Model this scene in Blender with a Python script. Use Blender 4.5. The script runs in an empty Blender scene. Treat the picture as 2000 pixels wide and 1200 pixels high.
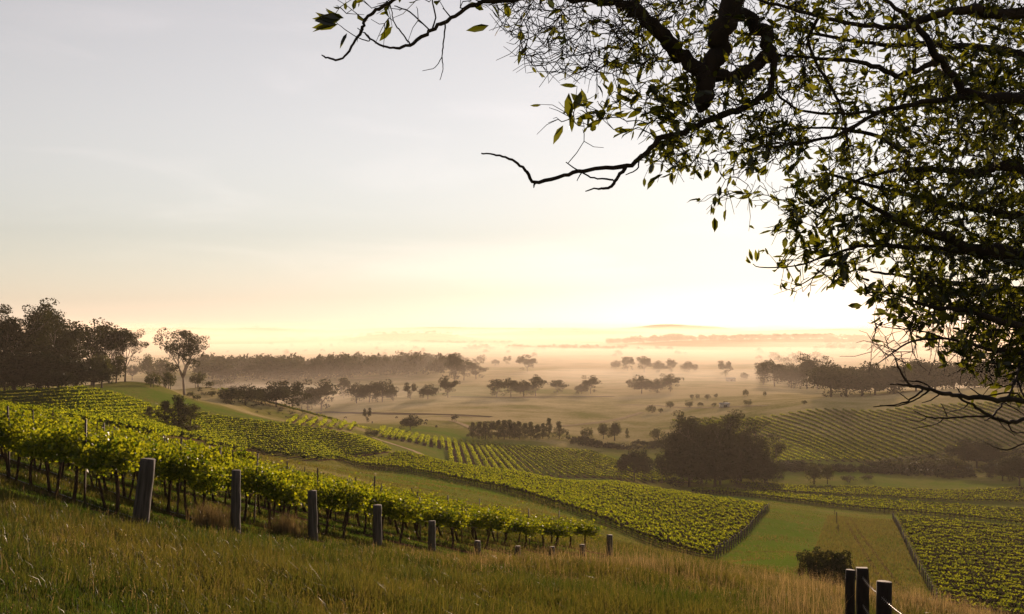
import bpy, math, random
import numpy as np
from mathutils import Vector, Matrix

SC = bpy.context.scene
COL = SC.collection
rng = np.random.default_rng(11)
random.seed(5)

# ------------------------------------------------------------------ camera
F = 1944.0                                   # focal length in pixels of the 2000 px wide photograph
PITCH = math.atan(40.0 / F)
cam_data = bpy.data.cameras.new('camera')
cam_data.lens = 35.0
cam_data.sensor_width = 36.0
cam_data.clip_start = 0.05
cam_data.clip_end = 60000
cam = bpy.data.objects.new('camera', cam_data)
COL.objects.link(cam)
cam.location = (0, 0, 0)
cam.rotation_euler = (math.pi / 2 + PITCH, 0, 0)
SC.camera = cam

# ------------------------------------------------------------------ sky and sun
SUN_EL = math.radians(8.9)
SUN_AZ = math.radians(14.9)                  # to the right of +Y
SUN_DIR = Vector((math.sin(SUN_AZ) * math.cos(SUN_EL), math.cos(SUN_AZ) * math.cos(SUN_EL), math.sin(SUN_EL)))
EXPOSURE = 1.14
SKY_STRENGTH = 0.097
SUN_STRENGTH = 5.0

world = bpy.data.worlds.new('World')
SC.world = world
world.use_nodes = True
nt = world.node_tree
nt.nodes.clear()
sky = nt.nodes.new('ShaderNodeTexSky')
sky.sky_type = 'NISHITA'
sky.sun_disc = False
sky.sun_elevation = SUN_EL
sky.sun_rotation = SUN_AZ
sky.altitude = 2900
sky.air_density = 1.85
sky.dust_density = 0.81
sky.ozone_density = 5.0
bg = nt.nodes.new('ShaderNodeBackground')
bg.inputs['Strength'].default_value = SKY_STRENGTH
wo = nt.nodes.new('ShaderNodeOutputWorld')
tone = nt.nodes.new('ShaderNodeMix')          # white balance of the sky
tone.data_type = 'RGBA'; tone.blend_type = 'MULTIPLY'; tone.inputs['Factor'].default_value = 1
tone.inputs['B'].default_value = (1.0, 0.852, 0.755, 1)
soft = nt.nodes.new('ShaderNodeHueSaturation')   # misty dawn: the clear-sky colours are muted
soft.inputs['Saturation'].default_value = 0.34
nt.links.new(sky.outputs[0], soft.inputs['Color'])
nt.links.new(soft.outputs[0], tone.inputs['A'])
# a few thin high wisps
tcw = nt.nodes.new('ShaderNodeTexCoord'); mpw = nt.nodes.new('ShaderNodeMapping')
mpw.inputs['Scale'].default_value = (2.2, 2.2, 13.0); mpw.inputs['Rotation'].default_value = (0.10, 0.16, 0.0)
nzw = nt.nodes.new('ShaderNodeTexNoise'); nzw.inputs['Scale'].default_value = 1.5; nzw.inputs['Detail'].default_value = 7; nzw.inputs['Distortion'].default_value = 0.6
rmw = nt.nodes.new('ShaderNodeMapRange'); rmw.interpolation_type = 'SMOOTHSTEP'
rmw.inputs['From Min'].default_value = 0.46; rmw.inputs['From Max'].default_value = 0.78; rmw.inputs['To Max'].default_value = 0.22
wisp = nt.nodes.new('ShaderNodeMix'); wisp.data_type = 'RGBA'; wisp.blend_type = 'ADD'
wisp.inputs['B'].default_value = (2.3, 1.75, 1.65, 1)
nt.links.new(tcw.outputs['Generated'], mpw.inputs[0]); nt.links.new(mpw.outputs[0], nzw.inputs['Vector'])
nt.links.new(nzw.outputs[0], rmw.inputs['Value']); nt.links.new(rmw.outputs[0], wisp.inputs['Factor'])
nt.links.new(tone.outputs['Result'], wisp.inputs['A'])
nt.links.new(wisp.outputs['Result'], bg.inputs[0])
nt.links.new(bg.outputs[0], wo.inputs[0])

sd = bpy.data.lights.new('sun', 'SUN')
sd.energy = SUN_STRENGTH
sd.angle = math.radians(0.5)
sd.color = (1.0, 0.725, 0.52)
sun = bpy.data.objects.new('sun', sd)
COL.objects.link(sun)
sun.rotation_euler = SUN_DIR.to_track_quat('Z', 'Y').to_euler()

SC.view_settings.view_transform = 'Standard'
SC.view_settings.look = 'None'
SC.view_settings.exposure = EXPOSURE
SC.view_settings.gamma = 1
cy = SC.cycles
cy.max_bounces = 6
cy.diffuse_bounces = 2
cy.glossy_bounces = 2
cy.transmission_bounces = 3
cy.transparent_max_bounces = 8
cy.volume_bounces = 1
cy.sample_clamp_indirect = 6
cy.use_denoising = True

# ------------------------------------------------------------------ helpers
def ray(px, py):
    dx, dz = px - 1000.0, 600.0 - py
    c, s = math.cos(PITCH), math.sin(PITCH)
    return np.array([dx, F * c - dz * s, F * s + dz * c])

def P(px, py, Y):
    r = ray(px, py)
    return r * (Y / r[1])

def props(o, label=None, cat=None, group=None, kind=None):
    if label: o['label'] = label
    if cat: o['category'] = cat
    if group: o['group'] = group
    if kind: o['kind'] = kind
    return o

class MB:
    """collects vertices and faces (numpy) and links them as one mesh object"""
    def __init__(s):
        s.v, s.t, s.q, s.tint, s.n = [], [], [], [], 0
    def add(s, v, q=None, t=None, tint=None):
        v = np.asarray(v, float).reshape(-1, 3)
        s.v.append(v)
        if q is not None and len(q): s.q.append(np.asarray(q, int) + s.n)
        if t is not None and len(t): s.t.append(np.asarray(t, int) + s.n)
        if tint is None: tint = np.full(len(v), 0.5)
        s.tint.append(np.broadcast_to(np.asarray(tint, float), (len(v),)))
        s.n += len(v)
    def arrays(s):
        V = np.concatenate(s.v) if s.v else np.zeros((0, 3))
        Q = np.concatenate(s.q) if s.q else np.zeros((0, 4), int)
        T = np.concatenate(s.t) if s.t else np.zeros((0, 3), int)
        W = np.concatenate(s.tint) if s.tint else np.zeros(0)
        return V, Q, T, W
    def mesh(s, name, mat, smooth=False):
        V, Q, T, W = s.arrays()
        me = bpy.data.meshes.new(name)
        me.vertices.add(len(V)); me.vertices.foreach_set('co', V.astype(np.float32).ravel())
        idx = np.concatenate([Q.ravel(), T.ravel()]).astype(np.int32)
        me.loops.add(len(idx)); me.loops.foreach_set('vertex_index', idx)
        nq, ntr = len(Q), len(T)
        me.polygons.add(nq + ntr)
        starts = np.concatenate([np.arange(nq) * 4, nq * 4 + np.arange(ntr) * 3]).astype(np.int32)
        me.polygons.foreach_set('loop_start', starts)
        if smooth: me.polygons.foreach_set('use_smooth', np.ones(nq + ntr, bool))
        a = me.attributes.new('tint', 'FLOAT', 'POINT')
        a.data.foreach_set('value', W.astype(np.float32))
        me.update(calc_edges=True)
        me.materials.append(mat)
        return me
    def build(s, name, mat, parent=None, smooth=False):
        return link(name, s.mesh(name, mat, smooth), parent)

def link(name, me, parent=None, loc=None):
    o = bpy.data.objects.new(name, me)
    COL.objects.link(o)
    if parent: o.parent = parent
    if loc is not None: o.location = loc
    return o

def empty(name, loc, rz=0, sc=1):
    o = bpy.data.objects.new(name, None)
    COL.objects.link(o)
    o.location = loc; o.rotation_euler = (0, 0, rz); o.scale = (sc, sc, sc)
    o.empty_display_size = 0.2
    return o

def copy_tree(o, parent=None):
    c = o.copy(); COL.objects.link(c)
    if parent: c.parent = parent
    for ch in list(o.children):
        copy_tree(ch, c)
    return c

def tube(mb, path, rad, k=6, cap=True, tint=0.5):
    path = np.asarray(path, float); n = len(path)
    rad = np.broadcast_to(np.asarray(rad, float), (n,))
    d = np.gradient(path, axis=0); d /= np.linalg.norm(d, axis=1)[:, None] + 1e-9
    ref = np.array([0, 0, 1.0]) if abs(d[0][2]) < 0.8 else np.array([1.0, 0, 0])
    u = np.zeros_like(d); w = np.zeros_like(d)
    for i in range(n):
        a = ref - d[i] * ref.dot(d[i]); a /= np.linalg.norm(a) + 1e-9
        u[i] = a; w[i] = np.cross(d[i], a); ref = a
    th = np.arange(k) * 2 * math.pi / k
    ring = path[:, None] + rad[:, None, None] * (np.cos(th)[None, :, None] * u[:, None] + np.sin(th)[None, :, None] * w[:, None])
    V = ring.reshape(-1, 3)
    i = np.arange(n - 1)[:, None] * k; j = np.arange(k)[None]
    j2 = (j + 1) % k
    q = np.stack([i + j, i + j2, i + k + j2, i + k + j], -1).reshape(-1, 4)
    t = []
    if cap:
        V = np.vstack([V, path[0], path[-1]])
        c0, c1 = n * k, n * k + 1
        for a in range(k):
            b = (a + 1) % k
            t.append((c0, b, a)); t.append((c1, (n - 1) * k + a, (n - 1) * k + b))
    mb.add(V, q, t, tint)

def frames(n, rg, up=0.0):
    """random orthonormal pairs; up>0 pulls the leaf's normal upwards"""
    nrm = rg.normal(size=(n, 3)); nrm[:, 2] += up
    nrm /= np.linalg.norm(nrm, axis=1)[:, None] + 1e-9
    a = rg.normal(size=(n, 3))
    u = a - nrm * (a * nrm).sum(1)[:, None]; u /= np.linalg.norm(u, axis=1)[:, None] + 1e-9
    return u, np.cross(nrm, u), nrm

def cards(mb, c, s, rg, aspect=0.8, up=0.0, tint=None):
    """irregular leaf-like quads"""
    n = len(c); u, v, nrm = frames(n, rg, up)
    s = np.broadcast_to(np.asarray(s, float), (n,))[:, None]
    j = rg.uniform(0.75, 1.25, (n, 4, 1))
    V = np.stack([c - u * s * j[:, 0], c + v * s * aspect * j[:, 1] + nrm * s * 0.25, c + u * s * j[:, 2], c - v * s * aspect * j[:, 3] + nrm * s * 0.25], 1)
    if tint is None: tint = rg.random(n)
    mb.add(V.reshape(-1, 3), np.arange(n * 4).reshape(n, 4), None, np.repeat(tint, 4))

# ------------------------------------------------------------------ materials
def new_mat(name):
    m = bpy.data.materials.new(name); m.use_nodes = True
    m.node_tree.nodes.clear()
    return m, m.node_tree.nodes, m.node_tree.links

def leaf_mat(name, ca, cb, ta, tb, trans=0.5, gloss=0.06, scale=0.6):
    """diffuse + translucent leaf; colour varies leaf by leaf and in soft patches"""
    m, N, L = new_mat(name)
    at = N.new('ShaderNodeAttribute'); at.attribute_name = 'tint'
    geo = N.new('ShaderNodeNewGeometry')
    no = N.new('ShaderNodeTexNoise'); no.inputs['Scale'].default_value = scale
    L.new(geo.outputs['Position'], no.inputs['Vector'])
    mx = N.new('ShaderNodeMath'); mx.operation = 'MULTIPLY_ADD'; mx.inputs[1].default_value = 0.6
    L.new(at.outputs['Fac'], mx.inputs[0]); 
    m2 = N.new('ShaderNodeMath'); m2.operation = 'MULTIPLY_ADD'; m2.inputs[1].default_value = 1.2; m2.inputs[2].default_value = -0.4
    L.new(no.outputs[0], m2.inputs[0]); L.new(m2.outputs[0], mx.inputs[2])
    def mixc(a, b):
        c = N.new('ShaderNodeMix'); c.data_type = 'RGBA'
        c.inputs['A'].default_value = (*a, 1); c.inputs['B'].default_value = (*b, 1)
        L.new(mx.outputs[0], c.inputs['Factor']); return c.outputs['Result']
    d = N.new('ShaderNodeBsdfDiffuse'); L.new(mixc(ca, cb), d.inputs[0])
    t = N.new('ShaderNodeBsdfTranslucent'); L.new(mixc(ta, tb), t.inputs[0])
    ms = N.new('ShaderNodeMixShader'); ms.inputs[0].default_value = trans
    L.new(d.outputs[0], ms.inputs[1]); L.new(t.outputs[0], ms.inputs[2])
    g = N.new('ShaderNodeBsdfGlossy'); g.inputs['Roughness'].default_value = 0.34
    g.inputs[0].default_value = (0.8, 0.8, 0.8, 1)
    mg = N.new('ShaderNodeMixShader'); mg.inputs[0].default_value = gloss
    L.new(ms.outputs[0], mg.inputs[1]); L.new(g.outputs[0], mg.inputs[2])
    o = N.new('ShaderNodeOutputMaterial'); L.new(mg.outputs[0], o.inputs[0])
    return m

def rough_mat(name, a, b, scale=8.0, stretch=(1, 1, 1), rough=0.9, bump=0.3, detail=6):
    m, N, L = new_mat(name)
    tc = N.new('ShaderNodeTexCoord'); mp = N.new('ShaderNodeMapping'); mp.inputs['Scale'].default_value = stretch
    L.new(tc.outputs['Object'], mp.inputs[0])
    no = N.new('ShaderNodeTexNoise'); no.inputs['Scale'].default_value = scale; no.inputs['Detail'].default_value = detail
    L.new(mp.outputs[0], no.inputs['Vector'])
    cr = N.new('ShaderNodeValToRGB'); cr.color_ramp.elements[0].position = 0.32; cr.color_ramp.elements[1].position = 0.68
    cr.color_ramp.elements[0].color = (*a, 1); cr.color_ramp.elements[1].color = (*b, 1)
    L.new(no.outputs[0], cr.inputs[0])
    p = N.new('ShaderNodeBsdfPrincipled'); p.inputs['Roughness'].default_value = rough
    p.inputs['Specular IOR Level'].default_value = 0.2 if rough < 0.93 else 0.0
    L.new(cr.outputs[0], p.inputs['Base Color'])
    if bump:
        bp = N.new('ShaderNodeBump'); bp.inputs['Strength'].default_value = bump; bp.inputs['Distance'].default_value = 0.02
        L.new(no.outputs[0], bp.inputs['Height']); L.new(bp.outputs[0], p.inputs['Normal'])
    o = N.new('ShaderNodeOutputMaterial'); L.new(p.outputs[0], o.inputs[0])
    return m

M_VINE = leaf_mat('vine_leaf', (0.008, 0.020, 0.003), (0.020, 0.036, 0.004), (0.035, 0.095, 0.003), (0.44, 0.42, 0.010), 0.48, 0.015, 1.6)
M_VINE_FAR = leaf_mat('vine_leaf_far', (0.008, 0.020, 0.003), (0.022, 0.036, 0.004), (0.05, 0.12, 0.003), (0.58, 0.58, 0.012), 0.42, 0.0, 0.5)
M_GUM = leaf_mat('gum_leaf', (0.007, 0.011, 0.003), (0.015, 0.019, 0.005), (0.012, 0.018, 0.003), (0.042, 0.040, 0.005), 0.25, 0.008, 0.12)
M_DARKLEAF = leaf_mat('dark_leaf', (0.006, 0.008, 0.003), (0.012, 0.014, 0.004), (0.008, 0.013, 0.002), (0.02, 0.025, 0.004), 0.22, 0.01, 0.2)
M_SHRUB = leaf_mat('shrub_leaf', (0.012, 0.016, 0.004), (0.026, 0.030, 0.006), (0.03, 0.04, 0.005), (0.10, 0.09, 0.009), 0.35, 0.012, 0.3)
M_FORE = leaf_mat('broad_leaf', (0.005, 0.008, 0.002), (0.011, 0.016, 0.003), (0.008, 0.016, 0.001), (0.175, 0.175, 0.006), 0.48, 0.03, 2.5)
M_GRASS = leaf_mat('grass_blade', (0.010, 0.018, 0.003), (0.034, 0.030, 0.009), (0.024, 0.050, 0.003), (0.16, 0.120, 0.020), 0.45, 0.015, 0.8)
M_DRY = leaf_mat('dry_grass_blade', (0.06, 0.044, 0.022), (0.16, 0.118, 0.062), (0.08, 0.056, 0.020), (0.40, 0.265, 0.100), 0.45, 0.02, 0.9)
M_BARK = rough_mat('dark_bark', (0.006, 0.004, 0.003), (0.022, 0.015, 0.011), 14, (1, 1, 0.3), 0.9, 0.5)
M_GUMBARK = rough_mat('gum_bark', (0.06, 0.045, 0.034), (0.16, 0.12, 0.095), 1.2, (1, 1, 0.25), 0.85, 0.2)
M_VINEBARK = rough_mat('vine_bark', (0.022, 0.014, 0.010), (0.06, 0.04, 0.028), 30, (1, 1, 0.2), 0.95, 0.6)
M_POST = rough_mat('weathered_timber', (0.020, 0.016, 0.014), (0.065, 0.054, 0.048), 22, (1, 1, 0.06), 0.85, 0.5)
M_STEEL = rough_mat('rusty_steel', (0.03, 0.02, 0.016), (0.07, 0.045, 0.035), 20, (1, 1, 1), 0.7, 0)
M_WIRE = rough_mat('wire', (0.06, 0.05, 0.045), (0.14, 0.12, 0.11), 40, (1, 1, 1), 0.5, 0)
M_SOIL = rough_mat('bare_soil', (0.030, 0.017, 0.012), (0.085, 0.052, 0.034), 1.5, (1, 1, 1), 0.95, 0.4)
M_TRACK = rough_mat('track_dust', (0.20, 0.15, 0.085), (0.34, 0.26, 0.15), 0.7, (1, 1, 1), 0.95, 0.2)
M_DARKEARTH = rough_mat('creek_earth', (0.05, 0.038, 0.028), (0.10, 0.075, 0.05), 0.5, (1, 1, 1), 0.95, 0.2)

# ------------------------------------------------------------------ terrain height
def near_z(x, y):
    q = 0.72 * x + 0.69 * y
    z = -1.65 - 0.30 * q + 0.0013 * q * q
    z = z + 1.15 * np.exp(-(((x - 6.5) / 6.5) ** 2 + ((y - 17) / 9.0) ** 2))
    return z

def warp(x, y):
    r = np.hypot(x, y) + 1e-9
    s = np.log1p(r / 15.0) / r
    return np.stack([x * s, y * s], -1)

CP = []
def cpx(*pts):
    for a in pts: CP.append(tuple(P(*a)))
def cpw(*pts):
    for a in pts: CP.append(a)
for r in (1.5, 4, 8, 13, 20, 28, 38, 50):
    for a in range(-75, 76, 15 if r > 6 else 30):
        x, y = r * math.sin(math.radians(a)), r * math.cos(math.radians(a))
        if 0.72 * x + 0.69 * y < 46: cpw((x, y, float(near_z(x, y))))
for a in (110, 150, 180, 210, 250):
    for r, z in ((6, 0.5), (20, 1.5), (80, 4), (400, 8), (3000, 10)):
        x, y = r * math.sin(math.radians(a)), r * math.cos(math.radians(a))
        cpw((x, y, -1.65 - 0.2 * max(-6, min(6, (0.72 * x + 0.69 * y))) + (z if r > 10 else 0)))
# block 1 far rows stay level
cpw((-9.6, 59, -10.4), (-22, 72, -10.3), (-38, 88, -10.0), (-52, 103, -9.6), (-46, 60, -7.2), (-30, 45, -5.6), (-70, 75, -5.5))
# slope beyond, and vineyard block 2
cpx((1200, 1060, 95), (1300, 1092, 112), (1380, 1095, 130), (900, 985, 110), (1050, 1012, 112), (720, 935, 140), (600, 905, 170), (500, 893, 175),
    (655, 897, 280), (900, 942, 209), (780, 918, 240), (1000, 968, 180), (1150, 1018, 152),
    (1495, 998, 230), (1350, 973, 262), (1200, 950, 291), (1000, 931, 300), (850, 911, 300), (750, 903, 290),
    (1250, 1000, 205), (1100, 960, 240), (1430, 1045, 175))
cpw((18, 348, -56.8), (-20, 352, -55.2), (50, 345, -57))
# left terrace and hill
cpx((0, 800, 190), (150, 795, 195), (100, 768, 230), (0, 775, 225), (230, 775, 260), (310, 803, 275), (385, 812, 283), (500, 824, 300), (600, 842, 312),
    (690, 860, 315), (775, 893, 290), (500, 885, 250), (640, 893, 270), (300, 828, 218), (400, 858, 232), (560, 858, 282),
    (50, 767, 285), (130, 757, 330), (0, 750, 350), (250, 765, 300), (250, 745, 335), (330, 757, 360), (360, 774, 372), (400, 756, 420),
    (440, 763, 425), (520, 784, 430), (620, 812, 432), (740, 839, 452), (500, 803, 380), (600, 826, 372), (700, 849, 380),
    (800, 870, 400), (850, 900, 380), (765, 877, 370), (430, 785, 360))
cpw((-160, 140, -11), (-120, 190, -12), (-300, 300, -12), (-330, 450, -16), (-500, 700, -40), (-800, 900, -55), (-200, 560, -52), (-120, 620, -60), (-280, 620, -52))
# block 3 knoll
cpx((870, 851, 482), (900, 866, 472), (930, 920, 388), (1050, 868, 490), (1200, 881, 500), (1220, 932, 397), (1000, 905, 420), (1120, 888, 470))
# right hand side
cpx((1240, 937, 396), (1400, 946, 381), (1520, 946, 384), (1600, 949, 378), (1530, 904, 446), (1700, 906, 441), (1850, 886, 462), (2000, 871, 472),
    (1470, 797, 640), (1600, 791, 602), (1800, 784, 582), (2000, 776, 562), (1500, 850, 535), (1700, 845, 515), (1900, 830, 510),
    (1748, 1018, 250), (1850, 1195, 118), (2000, 1048, 230), (2000, 1200, 126), (1650, 1055, 180), (1660, 1150, 98), (1550, 1003, 238),
    (1500, 1082, 130), (1600, 1100, 112), (1350, 965, 328), (1700, 1008, 272), (2000, 1038, 243), (1700, 985, 312), (2000, 1003, 292), (1500, 948, 376), (2000, 955, 352),
    (1800, 1090, 175), (1950, 915, 430), (1700, 930, 405), (2150, 950, 360), (2200, 780, 560), (2250, 1050, 225))
cpw((190, 700, -50), (260, 690, -47), (350, 690, -42), (500, 650, -35), (120, 720, -58), (300, 900, -59), (450, 850, -58), (400, 200, -58), (250, 60, -45), (900, 300, -62), (900, -300, -50))
for y in (620, 760, 1000, 1400, 2100, 3200, 5000, 7500, 9800):
    for u in (-0.75, -0.4, -0.12, 0.1, 0.22 if y < 1000 else 0.35, 0.62):
        if y < 800 and (u < -0.3 or u > 0.15): continue
        if y == 620 and u < 0: continue
        cpw((u * y, y, -60))
cpw((2500, 500, -60), (6000, 1000, -60), (-2500, 600, -55), (-6000, 1500, -58), (8000, -2000, -50), (-8000, -2000, -40))

CPA = np.array(CP)
CW = warp(CPA[:, 0], CPA[:, 1])
def kern(d2):
    return 0.5 * d2 * np.log(d2 + 1e-12)
n_ = len(CW)
K = kern(((CW[:, None] - CW[None]) ** 2).sum(-1)) + np.eye(n_) * 2e-4
A_ = np.zeros((n_ + 3, n_ + 3)); A_[:n_, :n_] = K
A_[:n_, n_] = 1; A_[:n_, n_ + 1:] = CW; A_[n_, :n_] = 1; A_[n_ + 1:, :n_] = CW.T
SOL = np.linalg.solve(A_, np.concatenate([CPA[:, 2], [0, 0, 0]]))

RIDGES = [  # centre distance, half depth, height of the crest above the plain, centre bearing u=x/y, half width, wobble seed
    (7200, 900, 62, -0.30, 0.13, 1), (8200, 800, 66, -0.02, 0.16, 2), (4600, 450, 40, -0.10, 0.055, 3), (3300, 330, 24, 0.26, 0.13, 4),
    (8900, 500, 74, 0.17, 0.06, 5), (5800, 600, 42, 0.05, 0.10, 6), (6500, 600, 54, 0.40, 0.2, 7), (5600, 500, 48, -0.42, 0.12, 8)]
def bump1(x, seed):
    return 0.5 * np.sin(x * 17 + seed * 2.1) + 0.3 * np.sin(x * 41 + seed * 5.3) + 0.2 * np.sin(x * 97 + seed)

def H(x, y):
    x = np.atleast_1d(np.asarray(x, float)); y = np.atleast_1d(np.asarray(y, float))
    out = np.empty(x.shape)
    xf, yf, of = x.ravel(), y.ravel(), out.reshape(-1)
    for i in range(0, len(xf), 40000):
        a = slice(i, i + 40000)
        w = warp(xf[a], yf[a])
        d2 = ((w[:, None] - CW[None]) ** 2).sum(-1)
        of[a] = kern(d2) @ SOL[:n_] + SOL[n_] + w @ SOL[n_ + 1:]
    r = np.hypot(xf, yf)
    z = of
    far = np.clip((r - 1400) / 800, 0, 1)
    z[:] = z * (1 - far) + (-60) * far
    u = xf / np.maximum(yf, 1)
    for (D, w_, h, uc, uw, sd_) in RIDGES:
        m = (yf > 1500)
        Dc = D * (1 + 0.03 * bump1(u, sd_ + 3))
        z += np.where(m, h * (0.9 + 0.1 * bump1(u, sd_)) * np.exp(-((yf - Dc) / w_) ** 2) / (1 + np.abs((u - uc) / uw) ** 4), 0)
    # low bank of tussocks in front of the lower row ends
    bx_, by_ = xf + 8.15, yf - 21.9
    pr_ = bx_ * -0.69 + by_ * 0.724; al_ = bx_ * 0.477 + by_ * 0.879
    z += 0.62 * np.exp(-((pr_ + 5.0) / 3.0) ** 2) * np.clip((al_ - 3) / 8, 0, 1) * np.clip((34 - al_) / 8, 0, 1)
    # gentle unevenness of the ground
    z += 0.035 * np.sin(xf * 0.9 + 1.3 * np.sin(yf * 0.5)) * np.sin(yf * 0.8 + xf * 0.3) * np.clip(r / 6, 0, 1)
    z += np.clip((r - 60) / 200, 0, 1) * 0.25 * np.sin(xf * 0.031 + 2 * np.sin(yf * 0.017)) * np.sin(yf * 0.027 + 1)
    return out

YM = np.exp(np.linspace(math.log(2.0), math.log(9800), 1500))
def ground(px, py, ymin=2.0, lift=0.0):
    """world point where the pixel's line of sight first meets the ground beyond ymin"""
    r = ray(px, py)
    Y = YM[YM > ymin]
    pts = r[None] * (Y / r[1])[:, None]
    z = H(pts[:, 0], pts[:, 1])
    below = np.nonzero(pts[:, 2] < z)[0]
    if len(below) == 0: return pts[-1]
    i = max(below[0], 1)
    a, b = pts[i - 1], pts[i]
    fa, fb = a[2] - z[i - 1], b[2] - z[i]
    t = fa / (fa - fb + 1e-12)
    p = a + (b - a) * min(max(t, 0), 1)
    return np.array([p[0], p[1], float(H(p[0], p[1])[0]) + lift])

def gz(x, y): return float(H(x, y)[0])

# ------------------------------------------------------------------ ground sheet
ang = np.concatenate([np.arange(-180, -42, 3.0), np.arange(-42, 42, 0.16), np.arange(42, 180, 3.0)])
rad = np.exp(np.linspace(math.log(0.6), math.log(9700), 640))
A2, R2 = np.meshgrid(np.radians(ang), rad)
gx, gy = R2 * np.sin(A2), R2 * np.cos(A2)
gz_ = H(gx, gy)
gv = np.stack([gx, gy, gz_], -1).reshape(-1, 3)
na, nr = len(ang), len(rad)
ii, jj = np.meshgrid(np.arange(nr - 1), np.arange(na), indexing='ij')
j2 = (jj + 1) % na
gq = np.stack([ii * na + jj, (ii + 1) * na + jj, (ii + 1) * na + j2, ii * na + j2], -1).reshape(-1, 4)
gmb = MB()
gmb.add(gv, gq)
c0 = len(gv)
gmb.add(np.array([[0, 0, gz(0, 0)]]), None, None)
gmb.t.append(np.stack([np.full(na, c0), np.arange(na), (np.arange(na) + 1) % na], -1))

def ground_material():
    m, N, L = new_mat('grassland')
    geo = N.new('ShaderNodeNewGeometry')
    at = N.new('ShaderNodeAttribute'); at.attribute_name = 'dry'
    def noise(s, det=5, rough=0.6):
        n = N.new('ShaderNodeTexNoise'); n.inputs['Scale'].default_value = s; n.inputs['Detail'].default_value = det
        n.inputs['Roughness'].default_value = rough
        L.new(geo.outputs['Position'], n.inputs['Vector']); return n.outputs[0]
    n0, n1, n2, n3 = noise(0.006, 3, 0.5), noise(0.03, 6), noise(0.6, 8, 0.7), noise(6.0, 4, 0.7)
    def mth(op, a, b, c=None):
        k = N.new('ShaderNodeMath'); k.operation = op
        for i, v in enumerate((a, b, c)):
            if v is None: continue
            if isinstance(v, (int, float)): k.inputs[i].default_value = v
            else: L.new(v, k.inputs[i])
        return k.outputs[0]
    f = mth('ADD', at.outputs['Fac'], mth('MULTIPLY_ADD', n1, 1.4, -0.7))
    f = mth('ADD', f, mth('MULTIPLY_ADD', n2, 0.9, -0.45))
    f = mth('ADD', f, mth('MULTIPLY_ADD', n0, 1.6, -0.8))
    cr = N.new('ShaderNodeValToRGB')
    e = cr.color_ramp.elements
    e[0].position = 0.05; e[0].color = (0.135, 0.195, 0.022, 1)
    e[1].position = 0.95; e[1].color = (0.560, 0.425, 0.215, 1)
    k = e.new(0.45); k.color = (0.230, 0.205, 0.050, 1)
    L.new(f, cr.inputs[0])
    mx = N.new('ShaderNodeMix'); mx.data_type = 'RGBA'; mx.blend_type = 'MULTIPLY'; mx.inputs['Factor'].default_value = 0.55
    cr2 = N.new('ShaderNodeValToRGB'); cr2.color_ramp.elements[0].position = 0.35; cr2.color_ramp.elements[1].position = 0.7
    cr2.color_ramp.elements[0].color = (0.25, 0.24, 0.2, 1); cr2.color_ramp.elements[1].color = (1, 1, 1, 1)
    L.new(n3, cr2.inputs[0])
    L.new(cr.outputs[0], mx.inputs['A']); L.new(cr2.outputs[0], mx.inputs['B'])
    p = N.new('ShaderNodeBsdfDiffuse'); p.inputs['Roughness'].default_value = 0.4
    L.new(mx.outputs['Result'], p.inputs['Color'])
    b = N.new('ShaderNodeBump'); b.inputs['Strength'].default_value = 0.9; b.inputs['Distance'].default_value = 0.16
    L.new(n2, b.inputs['Height']); L.new(b.outputs[0], p.inputs['Normal'])
    o = N.new('ShaderNodeOutputMaterial'); L.new(p.outputs[0], o.inputs[0])
    return m
gob = gmb.build('ground', ground_material(), None, True)
props(gob, 'rolling grassy hillside and open paddocks of the valley', 'ground', None, 'structure')

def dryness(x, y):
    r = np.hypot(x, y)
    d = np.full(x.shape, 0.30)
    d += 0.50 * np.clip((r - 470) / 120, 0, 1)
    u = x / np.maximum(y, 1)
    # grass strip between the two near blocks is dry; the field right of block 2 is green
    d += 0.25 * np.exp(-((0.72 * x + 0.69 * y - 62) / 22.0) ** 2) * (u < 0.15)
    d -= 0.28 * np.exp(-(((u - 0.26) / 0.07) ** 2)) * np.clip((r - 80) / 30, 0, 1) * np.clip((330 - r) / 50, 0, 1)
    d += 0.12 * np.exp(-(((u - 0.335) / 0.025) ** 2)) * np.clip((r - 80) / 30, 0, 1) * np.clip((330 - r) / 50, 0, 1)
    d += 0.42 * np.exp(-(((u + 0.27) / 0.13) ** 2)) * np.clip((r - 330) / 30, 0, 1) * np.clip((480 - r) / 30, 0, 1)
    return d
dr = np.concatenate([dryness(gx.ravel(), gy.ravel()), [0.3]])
a_ = gob.data.attributes.new('dry', 'FLOAT', 'POINT'); a_.data.foreach_set('value', dr.astype(np.float32))

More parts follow.
